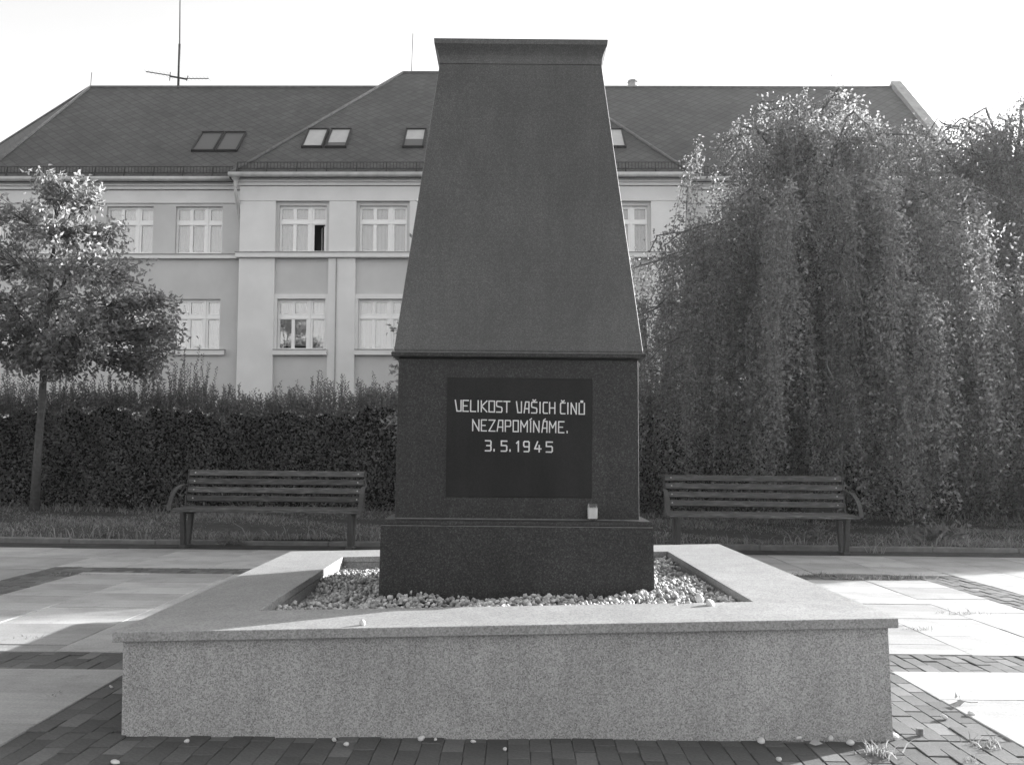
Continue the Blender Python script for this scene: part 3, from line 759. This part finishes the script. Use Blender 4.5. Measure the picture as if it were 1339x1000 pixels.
y = hedge_noise(x, z)+rng.exponential(.09, N)+.02+.35*np.clip((z-hz+.35)/.5, 0, 1)**2
P = np.stack([x, y, z], 1); D = rng.normal(size=(N, 3)); D[:, 1] -= .6; D[:, 2] += .2
N2 = 22000; x = rng.uniform(hx0, hx1, N2); y = rng.uniform(.15, hy1, N2); z = hedge_top(x)-.1+.5*hedge_noise(x*1.3, y*3)+np.abs(rng.normal(0, .16, N2))
P2 = np.stack([x, y, z], 1); D2 = rng.normal(size=(N2, 3)); D2[:, 2] += 1.2
cr = Crown(); cr.add(P, D, rng.uniform(.04, .075, N), rng.uniform(.025, .045, N)); cr.add(P2, D2, rng.uniform(.04, .07, N2), rng.uniform(.02, .035, N2))
st = MB()
for i in range(3300):
    x = rng.uniform(hx0, hx1); y = rng.uniform(.05, hy1-.1); h_ = .1+abs(rng.normal(0, .19))*(1+.5*np.sin(x*2.3)+.3*np.sin(x*.9))
    b = np.array([x, y, hedge_top(x)-.05]); tip = b+np.array([rng.normal(0, .07), rng.normal(0, .05), h_+.12])
    m = max(6, int((h_+.12)/.022)); t = np.linspace(.15, 1, m)[:, None]; Q = b+(tip-b)*t
    a = np.arange(m)*2.4+rng.uniform(0, 6); D = np.stack([np.cos(a), np.sin(a), np.full(m, .9)], 1)
    cr.add(Q, D, rng.uniform(.035, .06, m), rng.uniform(.018, .03, m))
    if i % 2 == 0: st.tube([b, tip], .004, 3, cap=False)
tag(st.build('stems', M['twig'], hed), kind='stuff'); cr.build('foliage', M['leaf_hedge'], hed)

# ------------------------------------------------------------------ plinth
rng = np.random.default_rng(3)
CZ = .425
pl = tag(empty('granite_plinth', (-.012, 3.55, 0), (0, -.016, .0094)), 'low square speckled granite plinth with a pale overhanging coping around a pebble bed', 'plinth')
PW, PD = 2.99, 2.92; B1, B2, B3 = .437, .446, .42
ct = .037
mb = MB()
ox, ix = PW/2, PW/2-B1
mb.box(-ox+.03, ox-.03, .03, .2, -.15, CZ-ct-.001); mb.box(-ox+.03, ox-.03, PD-.2, PD-.03, -.15, CZ-ct-.001)
mb.box(-ox+.03, -ox+.2, .2, PD-.2, -.15, CZ-ct-.001); mb.box(ox-.2, ox-.03, .2, PD-.2, -.15, CZ-ct-.001)
mb.build('wall', M['granite_wall'], pl)
mb = MB()
O = [(-ox, 0), (ox, 0), (ox, PD), (-ox, PD)]; I = [(-ix, B2), (ix, B2), (ix, PD-B3), (-ix, PD-B3)]
V = [(x, y, CZ-ct) for x, y in O]+[(x, y, CZ-ct) for x, y in I]+[(x, y, CZ) for x, y in O]+[(x, y, CZ) for x, y in I]
F = []
for j in range(4):
    k = (j+1) % 4
    F += [(j, k, 8+k, 8+j), (4+k, 4+j, 12+j, 12+k), (8+j, 8+k, 12+k, 12+j), (k, j, 4+j, 4+k)]
mb.add(V, F); mb.build('coping', M['granite_cap'], pl, bevel=.003)
mb = MB()                                    # inner lining of the bed
mb.box(-ix-.05, ix+.05, B2-.05, B2-.002, .15, CZ-ct-.002); mb.box(-ix-.05, ix+.05, PD-B3+.002, PD-B3+.05, .15, CZ-ct-.002)
mb.box(-ix-.05, -ix-.002, B2-.002, PD-B3+.002, .15, CZ-ct-.002); mb.box(ix+.002, ix+.05, B2-.002, PD-B3+.002, .15, CZ-ct-.002)
mb.box(-ix, ix, B2, PD-B3, .2, .335)
mb.build('bed_lining', M['granite_cap'], pl)

# pebbles in the bed
def ico(sub):
    import bmesh
    bm = bmesh.new(); bmesh.ops.create_icosphere(bm, subdivisions=sub, radius=1); bm.verts.ensure_lookup_table()
    V = np.array([v.co[:] for v in bm.verts]); F = np.array([[v.index for v in f.verts] for f in bm.faces]); bm.free(); return V, F
IV1, IF1 = ico(1); IV2, IF2 = ico(2); IV, IF = IV1, IF1
def stones(P, size):
    n = len(P); out = []; 
    q = rng.normal(size=(n, 4)); q /= np.linalg.norm(q, axis=1, keepdims=True)
    a, b, c, d = q.T
    Rm = np.stack([np.stack([1-2*(c*c+d*d), 2*(b*c-a*d), 2*(b*d+a*c)], -1), np.stack([2*(b*c+a*d), 1-2*(b*b+d*d), 2*(c*d-a*b)], -1), np.stack([2*(b*d-a*c), 2*(c*d+a*b), 1-2*(b*b+c*c)], -1)], 1)
    sc = rng.uniform(.5, 1.2, (n, 3))*size[:, None]
    ph = rng.uniform(0, 6, (n, 3))
    bumpy = 1+.2*np.sin(IV[None, :, 0]*2.3+ph[:, None, 0])+.12*np.sin(IV[None, :, 1]*2.9+ph[:, None, 1])+.1*np.sin(IV[None, :, 2]*3.3+ph[:, None, 2])
    V = IV[None]*bumpy[..., None]*sc[:, None]
    V = np.einsum('nij,nkj->nki', Rm, V)+P[:, None]
    return V
def stone_obj(name, P, size, parent=None):
    V = stones(P, size); n = len(P)
    F = (IF[None]+(np.arange(n)*len(IV))[:, None, None]).reshape(-1, 3)
    return link(name, np_mesh(name, V.reshape(-1, 3), F, M['pebble'], True), None, parent)
N = 12500
x = rng.uniform(-ix+.01, ix-.01, N); y = rng.uniform(B2+.01, PD-B3-.01, N)
keep = ~((np.abs(x-.03) < .64) & (y > .98) & (y < 2.06)); x, y = x[keep], y[keep]
hgt = .372+.018*np.sin(x*5+1)*np.sin(y*4)+.012*np.sin(x*11-y*7)+np.where(y < .98, .012, 0)+rng.uniform(-.02, .012, len(x))
hgt -= .02*(x < -.66)
st_o = stone_obj('pebbles', np.stack([x, y, hgt], 1), rng.uniform(.008, .0155, len(x)), pl); tag(st_o, kind='stuff')

# ------------------------------------------------------------------ monument
BYF = 4.50
mon = tag(empty('stone_monument', (.018, BYF, 0), (0, .009, 0)), 'dark granite monument with tapering shaft and inscribed panel standing in the pebble bed', 'monument')
def zat(py, Y): return at(669, py, Y).z
zb1_ = zat(688, BYF); zb2_ = zat(680.3, BYF)
hb_ = .662; DEP = 1.16
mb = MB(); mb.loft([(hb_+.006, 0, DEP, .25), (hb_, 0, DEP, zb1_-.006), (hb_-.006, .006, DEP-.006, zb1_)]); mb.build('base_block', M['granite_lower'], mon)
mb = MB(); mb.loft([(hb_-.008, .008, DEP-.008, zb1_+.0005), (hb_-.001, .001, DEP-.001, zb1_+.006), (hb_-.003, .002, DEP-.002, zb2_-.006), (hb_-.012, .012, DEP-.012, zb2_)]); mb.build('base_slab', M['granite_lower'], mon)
def joint(hw_, y0, y1, z, t_=.0045):
    mb = MB(); mb.loft([(hw_, y0, y1, z-t_/2), (hw_, y0, y1, z+t_/2)]); mb.build('joint', M['pale_strip'], mon)
M['pale_strip'] = plain('pale_strip_stone', .17, .7, .3, 30, .35)  # thin pale strips along the monument's stone edges
joint(hb_-.004, .004, DEP-.004, zb1_-.001)
dy0 = .062; hd0 = .603; hd1 = .598
zd1 = zat(469.5, BYF+dy0)
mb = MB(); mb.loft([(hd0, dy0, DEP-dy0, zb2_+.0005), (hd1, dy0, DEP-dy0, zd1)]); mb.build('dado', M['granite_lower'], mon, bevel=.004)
joint(hd0+.002, dy0-.002, DEP-dy0+.002, zb2_+.002, .005)
so_ = .034; zs0 = zd1+.0005; zs1 = zat(461.3, BYF+dy0-so_); zs2 = zs1+.006
mb = MB(); mb.loft([(hd1+.006, dy0-.006, DEP-dy0+.006, zs0), (hd1+so_-.002, dy0-so_, DEP-dy0+so_, zs0+.008), (hd1+so_, dy0-so_, DEP-dy0+so_, zs1-.003), (hd1+so_-.006, dy0-so_+.006, DEP-dy0+so_-.006, zs1+.002)]); mb.build('drip_course', M['granite_lower'], mon)
joint(hd1+so_-.004, dy0-so_+.004, DEP-dy0+so_-.004, zs1+.002, .005)
yN = .245; zn = zat(84, BYF+yN); hn = .432
yC = DEP/2
zc1 = zat(57.5, BYF+yN-.03); zc2 = zat(50, BYF+yN-.04)
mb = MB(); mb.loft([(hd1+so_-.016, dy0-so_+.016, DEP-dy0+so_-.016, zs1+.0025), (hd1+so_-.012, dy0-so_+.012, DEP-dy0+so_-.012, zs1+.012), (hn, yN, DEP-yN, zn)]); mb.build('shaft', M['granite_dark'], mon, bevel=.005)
mb = MB(); mb.loft([(hn, yN, DEP-yN, zn+.0002), *[(hn+.028*q*q, yN-.028*q*q, DEP-yN+.028*q*q, zn+(zc1-zn)*q) for q in (.25, .45, .65, .82, 1.0)], (hn+.030, yN-.030, DEP-yN+.030, zc2)]); mb.build('capital', M['granite_dark'], mon)
# inscription panel, 3 mm proud of the dado
def mx(px, py): p = at(px, py, BYF+dy0); return p.x-.018, p.z
pz0, pz1 = zat(650, BYF+dy0), zat(494.5, BYF+dy0)
pxl = (mx(583, 494)[0]+mx(579, 650)[0])/2; pxr = (mx(770, 494)[0]+mx(773, 650)[0])/2
mb = MB(); mb.box(pxl, pxr, dy0-.005, dy0-.0005, pz0, pz1); panel = mb.build('inscription_panel', M['panel'], mon, bevel=.003)
# letters cut as white bars
G = {
 'V': [[(0, 1), (.3, 0), (1, 0), (1, 1)]], 'E': [[(1, 1), (0, 1), (0, 0), (1, 0)], [(0, .5), (.75, .5)]], 'L': [[(0, 1), (0, 0), (1, 0)]], 'I': [[(.5, 0), (.5, 1)]],
 'K': [[(0, 0), (0, 1)], [(1, 1), (.05, .5), (1, 0)]], 'O': [[(0, 0), (1, 0), (1, 1), (0, 1), (0, 0)]], 'S': [[(1, 1), (.1, 1), (0, .9), (0, .62), (.1, .53), (.9, .45), (1, .36), (1, .1), (.9, 0), (0, 0)]],
 'T': [[(0, 1), (1, 1)], [(.5, 0), (.5, 1)]], 'A': [[(0, 0), (.3, 1), (1, 1), (1, 0)], [(.13, .38), (1, .38)]], 'C': [[(1, 1), (.15, 1), (0, .88), (0, .12), (.15, 0), (1, 0)]],
 'H': [[(0, 0), (0, 1)], [(1, 0), (1, 1)], [(0, .5), (1, .5)]], 'N': [[(0, 0), (0, 1), (1, 0), (1, 1)]], 'U': [[(0, 1), (0, 0), (1, 0), (1, 1)]], 'Z': [[(0, 1), (1, 1), (0, 0), (1, 0)]],
 'P': [[(0, 0), (0, 1), (.85, 1), (1, .9), (1, .55), (.85, .46), (0, .46)]], 'M': [[(0, 0), (0, 1), (.5, .42), (1, 1), (1, 0)]], '.': [[(0, .0), (0, .14)]],
 '3': [[(0, 1), (.85, 1), (1, .9), (1, .62), (.85, .52), (.25, .52)], [(.85, .52), (1, .42), (1, .1), (.85, 0), (0, 0)]], '5': [[(1, 1), (0, 1), (0, .56), (.85, .56), (1, .46), (1, .1), (.85, 0), (0, 0)]],
 '1': [[(.1, .82), (.9, 1), (.9, 0)]], '9': [[(1, .48), (.15, .48), (0, .6), (0, .9), (.15, 1), (.85, 1), (1, .9), (1, .1), (.85, 0), (.1, 0)]], '4': [[(.45, 1), (0, .3), (1, .3)], [(.72, .62), (.72, 0)]],
 'v': [[(0, 1), (.5, 0), (1, 1)]], 'o': [[(0, 0), (1, 0), (1, 1), (0, 1), (0, 0)]], '/': [[(0, 0), (1, 1)]]}
K = 5.82
def line(name, chars, ytop, ybot, drift, sw):
    mb = MB(); n_ = 0
    for ch, x0, x1, *ac in chars:
        def pt(u, v, a=x0, b=x1):
            x = a+(b-a)*u; sh_ = drift*(x-600)/500
            return mx(560+x/K, 490+(ybot+(ytop-ybot)*v+sh_)/K)
        def stroke(P):
            nonlocal n_
            for (ax, az), (bx, bz) in zip(P[:-1], P[1:]):
                d = Vector((bx-ax, bz-az)); L_ = d.length
                if L_ < 1e-5: continue
                d /= L_; e = sw/2; nn = Vector((-d.y, d.x))*e; a = Vector((ax, az))-d*e*.9; b = Vector((bx, bz))+d*e*.9
                yf = dy0-.0075-.00005*(n_ % 7); n_ += 1; yb = dy0-.0045
                q = [a-nn, b-nn, b+nn, a+nn]
                mb.add([(v.x, yf, v.y) for v in q]+[(v.x, yb, v.y) for v in q], [(0, 1, 2, 3), (0, 4, 5, 1), (1, 5, 6, 2), (2, 6, 7, 3), (3, 7, 4, 0)])
        for s_ in G[ch]: stroke([pt(u, v) for u, v in s_])
        for a in ac:
            g_ = {'v': 'v', 'o': 'o', '/': '/'}[a]; cxm = (x0+x1)/2; hw_ = {'v': 10, 'o': 6, '/': 6}[a]
            for s_ in G[g_]: stroke([pt(u, 1.10+.11*v, cxm-hw_, cxm+hw_) for u, v in s_])
    return mb.build(name, M['letter'], panel)
line('lettering', [('V', 188, 232), ('E', 247, 287), ('L', 305, 343), ('I', 355, 369), ('K', 386, 428), ('O', 445, 486), ('S', 502, 543), ('T', 557, 602), ('V', 653, 691), ('A', 712, 748), ('S', 768, 808, 'v'), ('I', 826, 839), ('C', 857, 888), ('H', 905, 945), ('C', 988, 1022, 'v'), ('I', 1038, 1050), ('N', 1069, 1108), ('U', 1130, 1169, 'o')], 204, 286, 8, .0058)
line('lettering', [('N', 322, 369), ('E', 388, 426), ('Z', 446, 491), ('A', 508, 550), ('P', 570, 610), ('O', 630, 668), ('M', 688, 737), ('I', 756, 768, '/'), ('N', 785, 826), ('A', 848, 886, '/'), ('M', 906, 953), ('E', 975, 1015), ('.', 1040, 1040)], 348, 431, 7, .0056)
line('lettering', [('3', 420, 462), ('.', 486, 486), ('5', 541, 582), ('.', 607, 607), ('1', 655, 672), ('9', 711, 752), ('4', 795, 842), ('5', 883, 928)], 505, 581, 6, .0066)

# candle on the ledge
cq = at(775, 684, BYF+.03)
cnd = tag(empty('grave_candle', (cq.x, BYF+.032, zb2_+.002)), 'small white candle in a clear glass on the ledge under the inscription', 'candle')
mb = MB(); mb.lathe([(.0245, .001), (.0262, .004), (.0268, .076)], 24); mb.f = mb.f[:-1]; mb.m = mb.m[:-1]; mb.build('glass', M['candle_glass'], cnd)
mb = MB(); mb.lathe([(.0235, .006), (.0248, .056), (.020, .058), (.006, .057)], 20); mb.build('wax', M['wax'], cnd)
mb = MB(); mb.tube([(0, 0, .05), (.001, 0, .060), (.004, 0, .064)], .0012, 5); mb.build('wick', M['black_metal'], cnd)

# ------------------------------------------------------------------ benches
def arc(p0, p1, p2, n=9):
    return [tuple(p) for p in curve(np.array(p0, float), np.array(p1, float), np.array(p2, float), n)]
def make_bench():
    root = empty('park_bench')
    Lb = 1.08; mats = M['wood']
    bdir = Vector((0, .21, .98)).normalized()
    # backrest: four planks, inclined
    for i in range(4):
        b0 = Vector((0, .43, .50))+bdir*(.075+i*.107)
        mb = MB(); Mx = Matrix(((1, 0, 0, 0), (0, bdir.z, bdir.y, b0.y), (0, -bdir.y, bdir.z, b0.z), (0, 0, 0, 1)))
        nseg = 12; hh = .036
        for s_ in range(nseg):
            xa, xb = -Lb+2*Lb*s_/nseg, -Lb+2*Lb*(s_+1)/nseg
        mb.box(-Lb, Lb, -.02, .016, -hh, hh, 0, Mx); o = mb.build('back_slat', mats, root, bevel=.006)
        for sx in (-1, 1):
            m2 = MB(); q = Mx @ Vector((sx*(Lb-.075), -.021, 0)); m2.lathe([(.009, -.003), (.008, .004), (.003, .006)], 8); bo = m2.build('bolt', M['bolt'], o); bo.location = q; bo.rotation_euler = (R(90), 0, 0)
    for i in range(5):
        y = .045+i*.088; z = .462+(.0 if i else -.012)-.012*math.sin(i/4*math.pi)
        mb = MB(); mb.box(-Lb-.03, Lb+.03, y-.038, y+.038, z-.02, z+.02); mb.build('seat_slat', mats, root, bevel=.007)
    for sx in (-1, 1):
        xe = sx*(Lb-.09); f = MB()
        # cast side: two legs leaning together at the foot, seat bearer and back upright
        f.bar((xe, .07, .435), (xe, .13, .0), .075, .055, up=(1, 0, 0)); f.bar((xe, .36, .435), (xe, .26, .0), .075, .055, up=(1, 0, 0))
        f.box(xe-.045, xe+.045, .08, .32, -.03, .03)
        fo = f.build('leg', M['iron'], root, bevel=.008)
        g_ = MB(); g_.bar((xe, .01, .43), (xe, .44, .42), .05, .045); g_.build('seat_bearer', M['iron'], root, bevel=.006)
        xe2 = sx*(Lb+.012)
        u = MB(); u.bar((xe2, .41, .42), Vector((xe2, .448, .5))+bdir*.44, .045, .012, up=(1, 0, 0)); u.build('back_upright', M['iron'], root, bevel=.003)
        a = MB(); pts = arc((xe2+sx*.01, .47, .74), (xe2+sx*.03, .03, .76), (xe2+sx*.035, -.02, .45), 10)
        for p, q in zip(pts[:-1], pts[1:]):
            a.bar(p, q, .05, .011, up=(0, -.3, 1) if abs(p[2]-q[2]) < .05 else (0, -1, .2))
        a.build('armrest', M['iron'], root)
    return root
def place_bench(o, pxl, pxr, foot, label):
    pass
bench = make_bench()
fb = gnd(238, 716); cxb = (at(219, 668, fb.y-.1).x+at(469, 668, fb.y-.1).x)/2
bench.location = (cxb, 10.28, -.004-TILT*cxb); bench.rotation_euler = (0, TILT, R(-.4))
bench.scale = (.945, .945, .93)
tag(bench, 'weathered slatted park bench standing in front of the dark hedge', 'bench', 'benches along the kerb')
b2 = copy_tree(bench)
cxb = (at(866, 672, 10.3).x+at(1127, 678, 10.3).x)/2
b2.scale = bench.scale; b2.location = (cxb, 10.22, -.004-TILT*cxb); b2.rotation_euler = (0, TILT+R(.1), R(-.2))
tag(b2, 'weathered slatted park bench standing in front of the weeping beech', 'bench', 'benches along the kerb')
# warp of the old planks on the right bench
for ch in b2.children:
    if ch.name.startswith('back_slat'):
        ch.rotation_euler = (0, rnd.uniform(-.004, .004), 0)

# ------------------------------------------------------------------ small loose things
rng = np.random.default_rng(17)
IV, IF = IV2, IF2
pebble_px = [(244, 971, 5.5, 'ground'), (437, 968, 5, 'g'), (453, 974, 4, 'g'), (551, 967, 5.5, 'g'), (569, 968, 4.5, 'g'), (619, 971, 4.5, 'g'), (634, 962, 3.5, 'g'), (660, 981, 4, 'g'), (145, 899, 4, 'g'), (150, 998, 7, 'g'),
             (995, 970, 5, 'g'), (1044, 967, 6, 'g'), (1063, 965, 6, 'g'), (1087, 967, 6, 'g'), (1111, 973, 6, 'g'), (1018, 995, 6.5, 'g'), (1170, 966, 7, 'g'), (1235, 939, 5, 'g'), (1271, 934, 5, 'g')]
desc = ['white pebble on the brick paving close to the left front corner of the plinth', 'white pebble at the plinth foot below the left part of the front wall', 'small white pebble on the bricks just beside another at the plinth foot',
        'white pebble left of a close pair at the plinth foot', 'white pebble right of a close pair at the plinth foot', 'white pebble alone on the bricks below the middle of the plinth', 'tiny pebble touching the middle of the plinth wall',
        'white pebble on the bricks farthest from the middle of the plinth wall', 'white pebble on the brick strip beside the left side of the plinth', 'large white pebble cut by the bottom edge of the photo on the left',
        'pale pebble at the left end of a row near the right plinth corner', 'white pebble second in the row near the right plinth corner', 'white pebble third in the row near the right plinth corner', 'white pebble last in the row in the shade near the right plinth corner',
        'flat pale pebble just before the sunlit bricks near the right plinth corner', 'round white pebble at the bottom edge in the shadow of the plinth', 'bright white pebble leaning on the right front corner of the plinth',
        'white pebble on the sunlit bricks right of the plinth', 'small stone on the sunlit slab right of the brick strip']
for (px, py, r, _), lb in zip(pebble_px, desc):
    p = gnd(px, py); s_ = r*p.y/FPX*.72
    o = stone_obj('pebble', np.array([[0, 0, 0.]]), np.array([s_*1.15])); o.location = (p.x, p.y, p.z+s_*.6); o.scale = (1, 1, .75)
    tag(o, lb, 'pebble', 'loose white pebbles')
for (px, py, r), lb in zip([(474, 817, 5), (927, 791, 6), (914, 786, 6.5), (884, 791, 2.5)],
        ['white pebble lying on the sunlit front coping of the plinth', 'white pebble that rolled onto the coping edge in front of the bed on the right', 'white pebble heaped against the coping edge on the right', 'tiny stone chip on the coping in front of the bed']):
    zc = CZ+.016*3.6*(px-669)/1200; p = at(px, py, 3.6)
    for _ in range(8): a_, f_, u_ = ray(px, py); t_ = (zc-CH)/u_; p = Vector((a_*t_, f_*t_, zc)); zc = CZ+.016*p.x; s_ = r*p.y/FPX
    o = stone_obj('pebble', np.array([[0, 0, 0.]]), np.array([s_*1.15])); o.location = (p.x, p.y, zc+s_*.5); tag(o, lb, 'pebble', 'loose white pebbles')
# cork-like stub on the bricks
p = gnd(1203, 961); mb = MB(); mb.lathe([(.013, 0), (.0145, .002), (.0145, .024), (.013, .027)], 16); o = mb.build('cork', M['cork'], None, smooth=False, bevel=.002); o.location = (p.x, p.y, p.z+.001); tag(o, 'small dark round cork standing on the bricks by the right plinth corner', 'cork')
def tuft(px, py, wpx, h, n, label, name='grass_tuft', z=0., flat=.5):
    p = gnd(px, py, z); w_ = wpx*p.y/FPX; n = int(n*.6); h *= .85
    P = np.stack([rng.normal(0, w_/3.2, n), rng.normal(0, .03, n), np.full(n, -.012)], 1); H = np.abs(rng.normal(h, h*.35, n))+.01
    o = empty(name, p); blades('leaves', P, H, M['grass'], .8, .0035, o); tag(o, label, 'grass tuft', 'grass tufts in the paving')
tuft(1152, 985, 40, .04, 130, 'grass tuft in the sunlit bricks below the right front corner of the plinth')
tuft(1290, 975, 36, .03, 80, 'sparse grass tuft at the edge of bricks and slabs near the bottom right corner')
tuft(1270, 994, 22, .02, 40, 'low grass sprig at the bottom edge on the right bricks')
tuft(1262, 802, 55, .03, 90, 'flat grass streak in a joint of the sunlit slabs on the right')
tuft(1195, 822, 36, .025, 60, 'small grass streak in the slab joint beside the right coping corner')
tuft(1060, 752, 60, .045, 170, 'grass growing in the brick band nearest the right back corner of the plinth')
tuft(1130, 757, 60, .045, 150, 'grass growing in the middle of the brick band behind the sunlit slabs')
tuft(1180, 756, 70, .045, 150, 'grass growing at the right end of the brick band behind the sunlit slabs')
tuft(90, 751, 60, .025, 80, 'thin grass along the slab edge beside the left brick band')
tuft(36, 834, 34, .02, 40, 'thin grass in the slab joint at the left by the lit strip')
tuft(70, 909, 18, .012, 50, 'dark moss like sprig on the shaded slab at the left')
tuft(1148, 722, 18, .10, 40, 'single tall weed in the gutter right of the right bench', z=0.)
# twig with a dry leaf
p = gnd(1250, 923); tg = tag(empty('fallen_twig', (p.x, p.y, p.z+.004)), 'fallen twig with a curled dry leaf on the sunlit slab edge at the right', 'twig')
mb = MB(); mb.tube([(-.02, 0, .006), (.03, .02, .014), (.075, .015, .008), (.11, .03, .006)], .0016, 5); mb.tube([(.03, .02, .014), (.04, .05, .03)], .0013, 4); mb.build('stem', M['twig'], tg)
leaves('leaf', np.array([[-.03, 0, .005], [.0, -.01, .006], [.01, .03, .02]]), np.array([[1, -.3, .15], [.9, .5, .2], [.5, .6, 1.]]), np.array([.06, .05, .035]), np.array([.03, .03, .02]), M['leaf_dry'], tg)
p = gnd(1058, 974); tg = tag(empty('fallen_leaf', (p.x, p.y, p.z+.003)), 'fallen leaf on a long stalk lying in the shade near the right plinth corner', 'leaf')
mb = MB(); mb.tube([(-.11, .01, .004), (-.05, .004, .006), (0, 0, .006)], .0014, 4); mb.build('stalk', M['twig'], tg)
leaves('blade', np.array([[0, 0, .005]]), np.array([[1, -.2, .1]]), np.array([.05]), np.array([.03]), M['leaf_dry'], tg)
def weed(px, py, wpx, h, n, label, z=0., L=.05, name='weed', cat='weed', grp=None):
    p = gnd(px, py, z); w_ = wpx*p.y/FPX; C = np.stack([rng.normal(0, w_/3, n), rng.normal(0, w_/5, n), np.abs(rng.normal(h*.4, h*.3, n))], 1)
    D = np.stack([rng.normal(0, 1, n), rng.normal(0, 1, n), np.abs(rng.normal(.8, .5, n))], 1)
    o = tag(empty(name, p), label, cat, grp)
    sm_ = MB()
    for q in C[::6]: sm_.tube([(q[0]*.3, q[1]*.3, -.02), tuple(q*.7), tuple(q)], .0025, 4)
    sm_.build('stem', M['twig'], o)
    leaves('foliage', C, D, rng.uniform(.6, 1.3, n)*L, rng.uniform(.3, .5, n)*L, M['leaf_low'], o); return o
weed(136, 706, 18, .10, 90, 'small bushy weed in the gutter against the kerb left of the left bench', L=.045)
weed(300, 712, 34, .09, 120, 'low weed clump in the gutter beside the left bench leg', L=.04)
weed(18, 706, 40, .06, 90, 'flat weed patch in the gutter by the left edge of the photo', L=.04)
weed(470, 708, 26, .12, 110, 'weed clump in the gutter behind the left bench right leg', L=.045)
weed(1222, 706, 60, .16, 220, 'broad leaved plants on the lawn edge under the weeping beech', z=.08, L=.11, name='hosta_plant', cat='plant')
weed(1065, 706, 40, .16, 140, 'leafy undergrowth under the seat of the right bench', z=.08, L=.07, name='undergrowth_plant', cat='plant')
